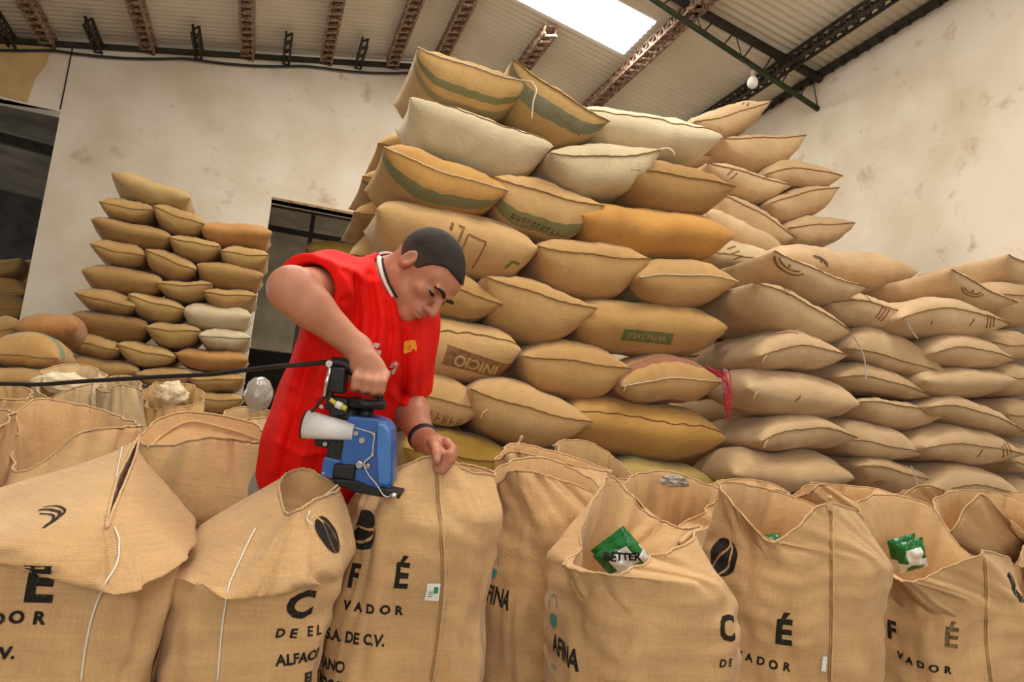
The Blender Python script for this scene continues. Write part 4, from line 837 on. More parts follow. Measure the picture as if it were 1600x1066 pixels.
# ------------------------------------------------------------------ the man: smooth blended volumes, meshed as one skin
class Field:
    def __init__(s, pts, pad, h):
        P = np.array([tuple(p) for p in pts], dtype=np.float32); s.o = P.min(0) - pad; s.h = h
        s.n = np.ceil((P.max(0) + pad - s.o) / h).astype(int) + 1; s.a = np.full(s.n, 0.5, np.float32)
    def block(s, lo, hi):
        i0 = np.clip(np.floor((np.array(lo) - s.o) / s.h).astype(int), 0, s.n - 1); i1 = np.clip(np.ceil((np.array(hi) - s.o) / s.h).astype(int) + 1, 1, s.n)
        ax = [s.o[k] + np.arange(i0[k], i1[k], dtype=np.float32) * s.h for k in range(3)]
        return tuple(slice(i0[k], i1[k]) for k in range(3)), np.meshgrid(*ax, indexing='ij')
    def put(s, sl, d, k, op='+'):
        a = s.a[sl]
        if op == '+':
            hh = np.maximum(k - np.abs(a - d), 0) / k; s.a[sl] = np.minimum(a, d) - hh * hh * k * .25
        else:
            d = -d; hh = np.maximum(k - np.abs(a - d), 0) / k; s.a[sl] = np.maximum(a, d) + hh * hh * k * .25
    def limb(s, a, b, r1, r2, k=.02, op='+', flat=None):
        a, b = np.array(a, np.float32), np.array(b, np.float32); R = max(r1, r2) * (1.0 if flat is None else max(1, 1 / flat[1])) + k + .03
        sl, (X, Y, Z) = s.block(np.minimum(a, b) - R, np.maximum(a, b) + R)
        if X.size == 0: return
        ab = b - a; px, py, pz = X - a[0], Y - a[1], Z - a[2]
        t = np.clip((px * ab[0] + py * ab[1] + pz * ab[2]) / max(1e-9, float(ab @ ab)), 0, 1)
        qx, qy, qz = px - t * ab[0], py - t * ab[1], pz - t * ab[2]
        if flat is not None:
            d = np.array(flat[0], np.float32); d /= np.linalg.norm(d); c = (qx * d[0] + qy * d[1] + qz * d[2]) * (flat[1] - 1)
            qx, qy, qz = qx + c * d[0], qy + c * d[1], qz + c * d[2]
        s.put(sl, np.sqrt(qx * qx + qy * qy + qz * qz) - (r1 + (r2 - r1) * t), k, op)
    def chain(s, pts, rs, k=.02, flat=None):
        for i in range(len(pts) - 1): s.limb(pts[i], pts[i + 1], rs[i], rs[i + 1], k, '+', flat)
    def egg(s, c, r, B=None, k=.015, op='+'):
        """ellipsoid with radii r along the columns of basis B"""
        B = np.eye(3) if B is None else np.array(B, np.float32); c = np.array(c, np.float32); r = np.array(r, np.float32); R = r.max() + k + .02
        sl, (X, Y, Z) = s.block(c - R, c + R)
        if X.size == 0: return
        p = [X - c[0], Y - c[1], Z - c[2]]; q = [p[0] * B[0][j] + p[1] * B[1][j] + p[2] * B[2][j] for j in range(3)]
        k0 = np.sqrt(sum((q[j] / r[j]) ** 2 for j in range(3))); k1 = np.sqrt(sum((q[j] / r[j] ** 2) ** 2 for j in range(3)))
        s.put(sl, k0 * (k0 - 1) / np.maximum(k1, 1e-6), k, op)
    def full(s): return s.block(s.o, s.o + s.n * s.h)
    def mesh(s):
        """surface nets"""
        a = s.a; ins = a < 0; n = a.shape
        c = np.zeros([k - 1 for k in n], np.int8)
        for dx in (0, 1):
            for dy in (0, 1):
                for dz in (0, 1): c += ins[dx:n[0] - 1 + dx, dy:n[1] - 1 + dy, dz:n[2] - 1 + dz]
        act = (c > 0) & (c < 8); I = np.argwhere(act); vid = np.full(act.shape, -1, np.int64); vid[act] = np.arange(len(I))
        acc = np.zeros((len(I), 3)); cnt = np.zeros(len(I))
        cor = [(x, y, z) for x in (0, 1) for y in (0, 1) for z in (0, 1)]
        val = {q: a[I[:, 0] + q[0], I[:, 1] + q[1], I[:, 2] + q[2]] for q in cor}
        for q in cor:
            for ax in range(3):
                if q[ax]: continue
                w = list(q); w[ax] = 1; w = tuple(w); v0, v1 = val[q], val[w]; m = (v0 < 0) != (v1 < 0)
                t = np.where(m, v0 / np.where(v0 == v1, 1, v0 - v1), 0)
                p = np.tile(np.array(q, float), (len(I), 1)); p[:, ax] += t; acc[m] += p[m]; cnt[m] += 1
        V = s.o + (I + acc / np.maximum(cnt, 1)[:, None]) * s.h
        Fs = []
        for ax in range(3):
            b_, c_ = (ax + 1) % 3, (ax + 2) % 3
            lo = [slice(1, n[k] - 1) for k in range(3)]; lo[ax] = slice(0, n[ax] - 1); hi = list(lo); hi[ax] = slice(1, n[ax])
            s0, s1 = ins[tuple(lo)], ins[tuple(hi)]; E = np.argwhere(s0 != s1); sg = s0[tuple(E.T)]
            E = E + np.array([0 if k == ax else 1 for k in range(3)])
            eb = np.zeros(3, int); eb[b_] = 1; ec = np.zeros(3, int); ec[c_] = 1
            q = [vid[tuple((E - o).T)] for o in (eb * 0, eb, eb + ec, ec)]
            f = np.stack(q, 1); f[~sg] = f[~sg][:, ::-1]; Fs.append(f)
        F = np.concatenate(Fs); F = F[(F >= 0).all(1)]
        return V, F
def npmesh(name, V, F, mats, parent, iters=2):
    for _ in range(iters):                                  # light smoothing takes the voxel steps out
        A = np.zeros_like(V); C = np.zeros(len(V))
        for k in range(4):
            i, j = F[:, k], F[:, (k + 1) % 4]
            np.add.at(A, i, V[j]); np.add.at(C, i, 1); np.add.at(A, j, V[i]); np.add.at(C, j, 1)
        V = V * .4 + .6 * A / np.maximum(C, 1)[:, None]
    me = bpy.data.meshes.new(name); me.vertices.add(len(V)); me.vertices.foreach_set('co', V.astype(np.float32).ravel())
    me.loops.add(F.size); me.loops.foreach_set('vertex_index', F[:, ::1].astype(np.int32).ravel())
    me.polygons.add(len(F)); me.polygons.foreach_set('loop_start', np.arange(0, F.size, 4, dtype=np.int32)); me.update(calc_edges=True); me.validate()
    return link(name, me, mats, parent)
def skin_mat():
    m = noise_mat('skin', lin((198, 136, 106)), lin((180, 116, 88)), 14, .5, .06, 160, lo=.35, hi=.65, bdist=.002, spec=.4)
    b = m.node_tree.nodes['Principled BSDF']; b.inputs['Subsurface Weight'].default_value = .12; b.inputs['Subsurface Radius'].default_value = (.012, .005, .003); b.inputs['Subsurface Scale'].default_value = .6
    return m
M_skin = skin_mat()
M_red = noise_mat('red_jersey', lin((238, 30, 20)), lin((222, 22, 15)), 5, .75, .1, 500, bdist=.001, spec=.15)
M_hair = noise_mat('cropped_hair', lin((26, 21, 18)), lin((48, 38, 32)), 240, .75, .5, 600, lo=.4, hi=.62, bdist=.003)
def tv(v): return np.array([v.x, v.y, v.z], np.float32)
PEL, WST, BEL, CHE, UCH, NKB = cz(486, 800, 2.00), cz(506, 700, 1.99), cz(526, 640, 1.97), cz(566, 540, 1.93), cz(588, 475, 1.93), cz(602, 436, 1.93)
RSH, REL, RWR = cz(520, 452, 1.84), cz(455, 452, 1.62), cz(560, 546, 1.66)
LSH, LEL, LWR = cz(636, 506, 2.00), cz(632, 622, 2.05), cz(661, 684, 1.87)
# head frame: forward (face), up (crown), left
hf = (CR * .42 - CU * .76 - CF * .48).normalized(); hu = (CR * .84 + CU * .50 - CF * .10); hu = (hu - hf * hu.dot(hf)).normalized(); hl = hu.cross(hf).normalized()
HC = cz(662, 429, 1.86); HS = .955
def H(x, y, z): return HC + (hl * x + hf * y + hu * z) * HS
HB = np.stack([tv(hl), tv(hf), tv(hu)], 1)
bf = Field([PEL + Vector((0, 0, .1)), H(0, 0, .13), H(0, .13, 0), REL, RWR, cz(600, 612, 1.6), cz(722, 745, 1.72), LEL, LSH], .10, .0035)
# torso core under the shirt
bf.chain([WST, BEL, CHE, UCH], [.11, .115, .125, .10], .05); bf.limb(RSH, LSH, .065, .06, .06); bf.limb(UCH, NKB, .085, .055, .04)
# neck and head
NK2 = H(0, -.035, -.055)
bf.limb(NKB, NK2, .054, .052, .02); bf.limb(NKB.lerp(NK2, .4), H(0, -.055, -.01), .046, .046, .02)
bf.egg(tv(H(0, -.018, .035)), (.0715, .091, .0765), HB, .03); bf.egg(tv(H(0, .028, -.040)), (.053, .062, .070), HB, .03); bf.egg(tv(H(0, .052, .035)), (.056, .042, .045), HB, .02)
for s in (-1, 1):
    bf.egg(tv(H(s * .044, .012, -.058)), (.016, .034, .024), HB, .025)           # jaw corner
    bf.egg(tv(H(s * .038, .064, -.016)), (.020, .018, .015), HB, .02)            # cheekbone
    bf.egg(tv(H(s * .024, .092, .024)), (.026, .010, .008), HB, .010)            # brow ridge
    bf.egg(tv(H(s * .031, .098, .006)), (.017, .014, .010), HB, .008, '-')       # eye socket
    bf.egg(tv(H(s * .031, .0785, .005)), (.0135, .0125, .0115), HB, .004)        # lids over the eyeball
    bf.egg(tv(H(s * .0765, -.010, -.004)), (.011, .019, .031), HB, .006)         # ear
    bf.egg(tv(H(s * .0905, -.006, .002)), (.0125, .0118, .021), HB, .003, '-')
    bf.egg(tv(H(s * .0125, .103, -.031)), (.009, .011, .008), HB, .006)          # nostril wing
bf.limb(tv(H(0, .088, .018)), tv(H(0, .120, -.024)), .009, .0115, .010)
bf.egg(tv(H(0, .086, -.054)), (.026, .018, .022), HB, .015)                      # muzzle
bf.egg(tv(H(0, .102, -.050)), (.022, .007, .005), HB, .005); bf.egg(tv(H(0, .100, -.063)), (.019, .008, .0055), HB, .005)
bf.egg(tv(H(0, .109, -.0565)), (.023, .006, .0016), HB, .003, '-')
bf.egg(tv(H(0, .078, -.090)), (.024, .019, .017), HB, .018)                      # chin
# right arm: elbow out to the side, forearm down to the machine's handle
bf.limb(RSH, REL, .060, .046, .03); bf.limb(REL, REL.lerp(RWR, .30), .046, .045, .03); bf.limb(REL.lerp(RWR, .30), RWR, .045, .028, .02)
RW2 = cz(569, 566, 1.64); bf.limb(RWR, RW2, .031, .034, .02, '+', (tv(CF), 1.25))
bf.egg(tv(cz(577, 577, 1.632)), (.040, .034, .021), np.stack([tv((CR * .9 - CU * .35).normalized()), tv((CR * .35 + CU * .9).normalized()), tv(CF)], 1), .015)
for k, (x, y) in enumerate([(557, 590), (572, 594), (586, 597), (598, 597)]):       # fingers over and round the handle
    rr = [.0098, .0102, .0100, .0086][k]
    bf.chain([tv(cz(x + 4, y - 12, 1.628)), tv(cz(x, y, 1.602)), tv(cz(x - 2, y + 13, 1.604)), tv(cz(x - 4, y + 17, 1.628)), tv(cz(x - 4, y + 8, 1.650))], [.012, rr, rr * .95, rr * .9, rr * .8], .006)
bf.chain([tv(cz(556, 572, 1.655)), tv(cz(548, 588, 1.668)), tv(cz(560, 600, 1.676)), tv(cz(578, 604, 1.672))], [.014, .0115, .0105, .009], .008)   # thumb behind the bar
# left arm: down to the sack's rim
bf.limb(LSH, LEL, .056, .048, .03); bf.limb(LEL, LEL.lerp(LWR, .35), .048, .047, .02); bf.limb(LEL.lerp(LWR, .35), LWR, .047, .031, .02)
LH = cz(682, 700, 1.80); bf.limb(LWR, LH, .031, .030, .015); 
bf.egg(tv(cz(689, 704, 1.79)), (.036, .030, .022), np.stack([tv((CR * .75 - CU * .66).normalized()), tv((CR * .66 + CU * .75).normalized()), tv(CF)], 1), .015)
for k, (x, y) in enumerate([(697, 726), (704, 719), (709, 711), (708, 701)]):       # fingers curl back over the cloth's edge
    rr = [.0092, .0098, .0098, .0088][k]
    bf.chain([tv(cz(x - 10, y - 10, 1.775)), tv(cz(x, y, 1.745)), tv(cz(x - 5, y + 9, 1.728)), tv(cz(x - 14, y + 8, 1.732)), tv(cz(x - 18, y + 2, 1.745))], [.012, rr, rr * .95, rr * .88, rr * .78], .006)
bf.chain([tv(cz(676, 690, 1.775)), tv(cz(680, 698, 1.745)), tv(cz(682, 708, 1.715)), tv(cz(683, 720, 1.700))], [.014, .0115, .0102, .0088], .008)   # thumb in front of the cloth
man = empty('person', (PEL.x, PEL.y, 0)); tag(man, 'man in a red shirt bending over the sacks with a sewing machine', 'person')
V_, F_ = bf.mesh(); body_o = npmesh('body', V_, F_, M_skin, man, 2)
BVH['skin'] = BVHTree.FromPolygons([tuple(c) for c in V_], [tuple(f) for f in F_])
# shirt: loose, hollow at hem, sleeves and collar
SH = cz(470, 756, 2.0); up = (CHE - PEL).normalized()
sf = Field([cz(395, 770, 2.1), cz(690, 420, 2.1), REL, LEL, cz(480, 410, 1.75), PEL, NKB], .14, .005)
HEM = cz(476, 790, 2.0)
sf.chain([HEM, WST, BEL, CHE, UCH], [.128, .142, .147, .150, .118], .06)
sf.limb(RSH, LSH, .084, .080, .07)
RSL = RSH.lerp(REL, .62); LSL = LSH.lerp(LEL, .92)
sf.limb(RSH, RSL, .088, .082, .04); sf.limb(LSH, LSL, .080, .074, .04)
sf.limb(UCH, NKB.lerp(UCH, .35), .10, .080, .03); sf.limb(UCH, NKB, .085, .068, .03)
sf.egg(tv(cz(470, 690, 1.93)), (.075, .09, .10), None, .06); sf.egg(tv(cz(452, 745, 1.95)), (.07, .08, .06), None, .05)
sl, (X, Y, Z) = sf.full()
def axis(d): return X * d.x + Y * d.y + Z * d.z
a1 = axis(CR); a2 = axis(CU); a3 = axis(CF)
cr0, cu0 = CR.dot(CHE), CU.dot(CHE)
fx, fy = (a1 - cr0), (a2 - cu0)
# folds: ridges and valleys along lines over the cloth, falling from the shoulders and gathering at the waist
kz = axis(CF) - CF.dot(CP); PXx = CX + FPX * (a1 - CR.dot(CP)) / kz; PYy = CY - FPX * (a2 - CU.dot(CP)) / kz
disp = np.zeros_like(sf.a)
def fold(pts, w, amp):
    global disp
    d2 = np.full(sf.a.shape, 1e9, np.float32)
    for (x0, y0), (x1, y1) in zip(pts[:-1], pts[1:]):
        lx_, ly_ = x1 - x0, y1 - y0; t = np.clip(((PXx - x0) * lx_ + (PYy - y0) * ly_) / (lx_ * lx_ + ly_ * ly_), 0, 1)
        d2 = np.minimum(d2, (PXx - x0 - t * lx_) ** 2 + (PYy - y0 - t * ly_) ** 2)
    disp += amp * np.exp(-d2 / (w * w))
for pts, w, amp in [([(562, 425), (572, 490), (566, 560), (556, 610)], 8, .015), ([(588, 440), (599, 500), (592, 560)], 7, .013), ([(577, 430), (586, 500), (580, 570)], 5, -.010), ([(545, 420), (548, 470), (530, 520)], 8, .011), ([(556, 430), (558, 500), (545, 540)], 5, -.009),
    ([(612, 470), (622, 520), (612, 570)], 8, .012), ([(606, 470), (611, 530), (604, 570)], 4, -.009), ([(640, 490), (648, 560), (640, 640)], 8, .011), ([(630, 520), (632, 590), (622, 650)], 5, -.012), ([(658, 500), (662, 570), (655, 645)], 7, .010), ([(622, 600), (640, 622), (660, 625)], 5, -.008), ([(612, 615), (636, 640), (660, 640)], 6, .008),
    ([(490, 415), (520, 425), (548, 455)], 7, .010), ([(478, 420), (505, 435), (532, 470)], 5, -.008), ([(510, 408), (545, 418), (575, 440)], 6, .009), ([(470, 545), (452, 610), (436, 680), (424, 735)], 9, .014), ([(484, 560), (468, 630), (450, 700), (442, 745)], 6, -.012), ([(505, 575), (486, 650), (470, 720), (462, 750)], 9, .014), ([(528, 600), (508, 670), (492, 740)], 6, -.011), ([(545, 640), (525, 700), (510, 750)], 8, .011),
    ([(450, 600), (500, 622), (560, 610)], 6, .009), ([(445, 640), (480, 668), (520, 672)], 5, -.009), ([(430, 690), (470, 712), (520, 705)], 6, .009), ([(480, 500), (500, 540), (490, 580)], 7, -.010), ([(500, 500), (525, 560), (520, 600)], 7, .010)]:
    fold(pts, w, amp)
w3 = np.sin((fx * .9 - fy * .5) * 33 + 1.7 * np.sin(fy * 17)) * .0035
sf.a += (w3 - disp).astype(np.float32)
def cutplane(F, p, nrm, k=.004):
    sl, (X, Y, Z) = F.full(); d = (X - p.x) * nrm.x + (Y - p.y) * nrm.y + (Z - p.z) * nrm.z; F.a = np.maximum(F.a, d.astype(np.float32))
def cutlocal(F, p, nrm, R):
    sl, (X, Y, Z) = F.block(np.array(p) - R, np.array(p) + R); d = (X - p.x) * nrm.x + (Y - p.y) * nrm.y + (Z - p.z) * nrm.z
    r = np.sqrt((X - p.x) ** 2 + (Y - p.y) ** 2 + (Z - p.z) ** 2); F.a[sl] = np.where(r < R, np.maximum(F.a[sl], d), F.a[sl])
hn = (cz(480, 752, 2.0) - BEL).normalized(); hn = (hn + CR * .22).normalized()
cutplane(sf, cz(470, 754, 2.0), hn)
# openings: sleeves, neck, hem
dR = (REL - RSH).normalized(); cutlocal(sf, RSL, dR, .16); sf.limb(RSL - dR * .10, RSL + dR * .1, .050, .074, .01, '-')
dL = (LEL - LSH).normalized(); cutlocal(sf, LSL, dL, .13); sf.limb(LSL - dL * .08, LSL + dL * .1, .050, .066, .01, '-')
sf.limb(NKB - (NK2 - NKB).normalized() * .01, NK2, .060, .075, .008, '-')
sf.limb(cz(470, 754, 2.0) - hn * .06, cz(470, 754, 2.0) + hn * .1, .12, .14, .01, '-')
V_, F_ = sf.mesh(); shirt = npmesh('shirt', V_, F_, M_red, man, 2); shirt['label'] = 'bright red short-sleeved shirt'
tri = [tuple(f) for f in F_]; me = shirt.data; co = np.empty(len(me.vertices) * 3, np.float32); me.vertices.foreach_get('co', co)
BVH['shirt'] = BVHTree.FromPolygons([tuple(c) for c in co.reshape(-1, 3)], tri); man['bvh'] = 'shirt'
# collar band: white with a dark stripe, round the neck base
def ring_band(name, c, ax, r, hgt, th, mat, par, n=48, ey=1.0, tilt=None):
    ax = ax.normalized(); x = ax.cross(CF).normalized(); y = ax.cross(x); V, F = [], []
    for k in range(n):
        a = 2 * math.pi * k / n; d = x * math.cos(a) + y * math.sin(a) * ey
        for (dr, dh) in ((0, 0), (th, 0), (th * .6, hgt), (-th * .4, hgt)): V.append(c + d * (r + dr) + ax * dh)
    for k in range(n):
        for q in range(4):
            F.append((k * 4 + q, k * 4 + (q + 1) % 4, ((k + 1) % n) * 4 + (q + 1) % 4, ((k + 1) % n) * 4 + q))
    return pyd(name, V, F, mat, par)
nax = (NK2 - NKB)
def on_man(px, py, off):
    d = (CR * ((px - CX) / FPX) - CU * ((py - CY) / FPX) + CF).normalized(); best = None
    for k_ in ('skin', 'shirt'):
        p, _, _, dist = BVH[k_].ray_cast(CP, d)
        if p is not None and (best is None or dist < best): best = dist
    return CP + d * (best - off)
cl = ring_band('collar', NKB - nax.normalized() * .010, nax, .0665, .026, .006, mat_new('white_rib', lin((226, 220, 210)), .8), man); cl['label'] = 'white ribbed collar'
ring_band('collar_stripe', NKB + nax.normalized() * .009, nax, .0668, .004, .0064, mat_new('black_rib', (.012, .012, .014), .8), man)
M_wr, M_br = mat_new('white_rib_edge', lin((226, 220, 210)), .8), mat_new('black_rib_edge', (.012, .012, .014), .8)
NL = [(589, 403), (591, 418), (597, 436), (605, 453), (611, 464)]
tube('collar_front', [on_man(x + 3, y, .002) for x, y in NL], .0075, M_wr, man, n=24, seg=8, taper=lambda t: 1 - .45 * t)['label'] = 'white ribbed collar edge'
tube('collar_stripe', [on_man(x + 9, y + 1, .002) for x, y in NL], .0030, M_br, man, n=24, seg=8)
# hair: close-cropped cap following the skull
gf = Field([H(.1, .1, .14), H(-.1, -.13, -.08), H(.1, -.13, .14), H(-.1, .1, -.08)], .02, .003)
gf.egg(tv(H(0, -.018, .035)), (.0775, .0975, .083), HB, .01); gf.egg(tv(H(0, .050, .037)), (.059, .045, .049), HB, .02)
sl, (X, Y, Z) = gf.full(); lx = (X - HC.x) * hl.x + (Y - HC.y) * hl.y + (Z - HC.z) * hl.z; ly = (X - HC.x) * hf.x + (Y - HC.y) * hf.y + (Z - HC.z) * hf.z; lz = (X - HC.x) * hu.x + (Y - HC.y) * hu.y + (Z - HC.z) * hu.z
line = np.interp(ly, [-.12, -.06, -.02, .0, .02, .035, .055, .075, .1], [-.045, -.040, -.012, .000, .002, .040, .066, .070, .074])
gf.a = np.maximum(gf.a, (line - lz).astype(np.float32) * .8)
hn_ = M_hair.node_tree; hb0 = hn_.nodes['Principled BSDF']; hsrc = hb0.inputs['Base Color'].links[0].from_socket
tc_ = nd(M_hair, 'ShaderNodeTexCoord'); dp = nd(M_hair, 'ShaderNodeVectorMath', operation='DOT_PRODUCT'); dp.inputs[1].default_value = tuple((hu - hf * .35).normalized()); hn_.links.new(tc_.outputs['Object'], dp.inputs[0])
mr_ = nd(M_hair, 'ShaderNodeMapRange'); h0 = HC.dot((hu - hf * .35).normalized()); mr_.inputs['From Min'].default_value = h0 - .03; mr_.inputs['From Max'].default_value = h0 + .045; mr_.inputs['To Min'].default_value = .62; mr_.inputs['To Max'].default_value = 0.0
hn_.links.new(dp.outputs['Value'], mr_.inputs['Value']); mh = nd(M_hair, 'ShaderNodeMix', data_type='RGBA'); hn_.links.new(mr_.outputs['Result'], mh.inputs[0]); hn_.links.new(hsrc, mh.inputs[6]); mh.inputs[7].default_value = (*lin((124, 88, 70)), 1); hn_.links.new(mh.outputs[2], hb0.inputs['Base Color'])
V_, F_ = gf.mesh(); hr = npmesh('hair', V_, F_, M_hair, man, 2); hr['label'] = 'short dark cropped hair'
# eyes and brows
M_brow = mat_new('brow_hair', lin((34, 26, 22)), .8)
M_eye = mat_new('dark_eye', (.02, .014, .01), .2)
for s in (-1, 1):
    bm = bmesh.new(); bmesh.ops.create_uvsphere(bm, u_segments=16, v_segments=10, radius=.0120); bmesh.ops.transform(bm, matrix=Matrix.Translation(H(s * .031, .0815, .0035)) @ Matrix(((hl.x, hf.x, hu.x), (hl.y, hf.y, hu.y), (hl.z, hf.z, hu.z))).to_4x4() @ Matrix.Diagonal((1.0, .9, .28, 1)), verts=bm.verts)
    bmobj('eye', bm, M_eye, man, smooth=True)
    tube('eyebrow', [H(s * .010, .1055, .021), H(s * .024, .1045, .0275), H(s * .040, .0995, .027), H(s * .051, .0885, .020)], .0036, M_brow, man, n=16, taper=lambda t: .7 + .6 * math.sin(math.pi * min(1, t + .15)))
tube('lash_line', [H(-.044, .083, .0025), H(-.031, .0925, .000), H(-.018, .089, .0015)], .0018, M_brow, man, n=10)
# wristband, trousers, shoes
fa = (LWR - LEL).normalized()
o = ring_band('wristband', LWR - fa * .006, fa, .0335, .014, .005, mat_new('black_band', (.015, .015, .016), .6), man); o['label'] = 'black wristband on the left wrist'
M_trs = noise_mat('grey_trousers', lin((150, 140, 122)), lin((128, 118, 102)), 12, .85, .2, 200)
tf = Field([Vector((PEL.x - .3, PEL.y - .2, .03)), Vector((PEL.x + .3, PEL.y + .25, PEL.z + .08))], .05, .008)
hipR, hipL = PEL + CR * -.07 + Vector((0, 0, .02)), PEL + CR * .08 + Vector((0, .10, .02))
tf.limb(hipR, hipL, .125, .115, .05)
feet = []
for hip, fx_ in ((hipR, -.10), (hipL, .13)):
    kn = Vector((hip.x + fx_ * .3, hip.y + .02, .50)); an = Vector((hip.x + fx_ * .5, hip.y + .06, .09)); feet.append(an)
    tf.chain([hip, kn, an], [.098, .070, .052], .03)
V_, F_ = tf.mesh(); tr_ = npmesh('trousers', V_, F_, M_trs, man, 2); tr_['label'] = 'pale grey trousers'
for an in feet:
    ff = Field([an + Vector((-.08, -.25, -.1)), an + Vector((.08, .1, .05))], .03, .006)
    ff.chain([tv(an + Vector((0, .02, -.03))), tv(an + Vector((0, -.08, -.045))), tv(an + Vector((0, -.17, -.052)))], [.042, .040, .036], .02)
    ff.limb(tv(an + Vector((0, .02, -.03))), tv(an + Vector((0, .0, .03))), .042, .045, .02); cutplane(ff, Vector((0, 0, .004)), Vector((0, 0, -1)))
    V_, F_ = ff.mesh(); npmesh('shoe', V_, F_, M_dark, man, 2)
# prints on the shirt front
M_wp = noise_mat('white_print', lin((222, 206, 206)), lin((214, 120, 116)), 90, .8, 0, lo=.4, hi=.52)
M_yp = mat_new('yellow_print', lin((240, 150, 40)), .8)
def blobs(n, w, h, seed):
    r = random.Random(seed); out = []
    for k in range(n):
        x, y = r.uniform(-w, w), r.uniform(-h, h); a = r.uniform(.002, .006); b = r.uniform(.003, .011); out.append([(x - a, y - b), (x + a, y - b * .8), (x + a * 1.1, y + b), (x - a * .7, y + b * .8)])
    return out
decal(man, 591, 552, poly2d(blobs(9, .008, .022, 1)), M_wp, 'shirt_print', off=.003, label='pale lettering on the shirt chest')
decal(man, 607, 582, poly2d(blobs(11, .012, .030, 2)), M_wp, 'shirt_print', off=.003, label='pale lettering on the shirt chest')
decal(man, 643, 541, poly2d([arc(0, .004, .012, 0, 2 * math.pi, 12), [(-.011, -.018), (.002, -.02), (.004, -.004), (-.008, -.002)], [(.006, -.004), (.014, -.012), (.016, .002), (.008, .006)]]), M_yp, 'shirt_emblem', off=.003, label='small yellow-orange emblem on the chest')
# ------------------------------------------------------------------ hand-held bag sewing machine
D0 = 1.635
def mp(px, py, d=0.0):
    """point of the machine: photo pixel on its own face plane, d metres towards the viewer"""
    return cz(px, py, D0) - CF * d
M_blue = noise_mat('blue_enamel', lin((54, 104, 172)), lin((46, 92, 158)), 10, .32, .02, 80, spec=.5)
M_blue2 = noise_mat('light_blue_enamel', lin((76, 128, 194)), lin((66, 116, 182)), 10, .3, .02, 80, spec=.5)
M_blk = noise_mat('black_plastic', lin((26, 25, 25)), lin((38, 36, 35)), 20, .45, .05, 120)
M_chr = mat_new('bright_steel', (.75, .74, .72), .22, 1.0)
M_cone = noise_mat('white_thread', lin((232, 230, 226)), lin((220, 217, 212)), 30, .85, .25, 300, bdist=.002)
M_yel = mat_new('yellow_sleeve', lin((200, 190, 70)), .6)
mach = empty('sewing_machine', mp(560, 760)); tag(mach, 'blue portable bag sewing machine with black handle and white thread cone', 'machine')
def prism(name, px, d0, d1, mat, bevel=.004, seg=3, par=None):
    bm = bmesh.new(); a = [bm.verts.new(mp(x, y, d1)) for x, y in px]; b = [bm.verts.new(mp(x, y, d0)) for x, y in px]; n = len(px)
    bm.faces.new(a); bm.faces.new(b[::-1])
    for i in range(n): bm.faces.new((a[i], b[i], b[(i + 1) % n], a[(i + 1) % n]))
    return bmobj(name, bm, mat, par or mach, bevel=bevel, seg=seg)
def rod(name, a, b, r, mat, r2=None, par=None, seg=18):
    bm = bmesh.new(); cyl(bm, a, b, r, r2, seg); o = bmobj(name, bm, mat, par or mach, bevel=0); 
    for p in o.data.polygons: p.use_smooth = len(p.vertices) == 4
    return o
hb_ = prism('housing', [(546, 648), (590, 652), (606, 658), (615, 670), (616, 690), (616, 752), (612, 762), (598, 768), (560, 756), (536, 744), (534, 716), (540, 690)], -.045, .018, M_blue, .006)
prism('front_cover', [(592, 657), (605, 660), (613, 671), (614, 690), (613, 750), (608, 756), (594, 752), (594, 700)], .016, .034, M_blue2, .006)
prism('side_plate', [(508, 712), (540, 720), (537, 752), (502, 742)], -.03, .012, M_blue, .004)
prism('hinge_block', [(526, 722), (560, 724), (557, 748), (523, 744)], .0, .028, M_blk, .004)
prism('base_foot', [(520, 744), (560, 748), (600, 764), (630, 768), (627, 776), (600, 773), (560, 766), (526, 752)], -.035, .03, M_blk, .003)
prism('needle_plate', [(598, 757), (626, 764), (628, 774), (596, 769)], .0, .036, M_blk, .003)
rod('presser', mp(614, 768, .036), mp(624, 770, .040), .006, M_chr)
prism('gear_case', [(490, 682), (548, 682), (544, 700), (520, 704), (492, 696)], -.03, .004, M_blk, .004)
prism('rear_bracket', [(514, 690), (540, 690), (534, 722), (510, 716)], -.035, .006, M_blk, .003)
# motor and drive wheel
rod('motor', mp(538, 640, -.02), mp(548, 658, -.02), .030, M_blk)
wh = rod('drive_wheel', mp(573, 636, .0), mp(574.5, 624, .0), .042, M_blk, seg=36)
rod('hub', mp(573, 641, .0), mp(575, 622, .0), .012, M_chr)
rod('shaft', mp(572, 660, .0), mp(573, 634, .0), .016, M_blk)
# handle: rear post with switch box, grip bar under the hand, front rod
prism('switch_box', [(519, 572), (543, 575), (540, 616), (516, 612)], -.016, .022, M_blk, .005)
prism('rear_post', [(514, 562), (523, 562), (520, 640), (511, 640)], -.012, .016, M_blk, .003)
prism('lower_arm', [(513, 618), (545, 622), (547, 648), (516, 652)], -.02, .014, M_blk, .005)
tube('grip', [mp(519, 566, .0), mp(540, 570, .0), mp(560, 584, .0), mp(590, 592, .0), mp(599, 588, .0)], .0125, M_blk, mach, n=26, seg=14)
tube('front_rod', [mp(600, 582, .0), mp(599, 600, .0), mp(594, 622, .0), mp(592, 640, .0)], .0075, M_blk, mach, n=16, seg=10)
prism('grip_guard', [(580, 606), (593, 604), (596, 622), (582, 622)], -.008, .010, M_blk, .003)
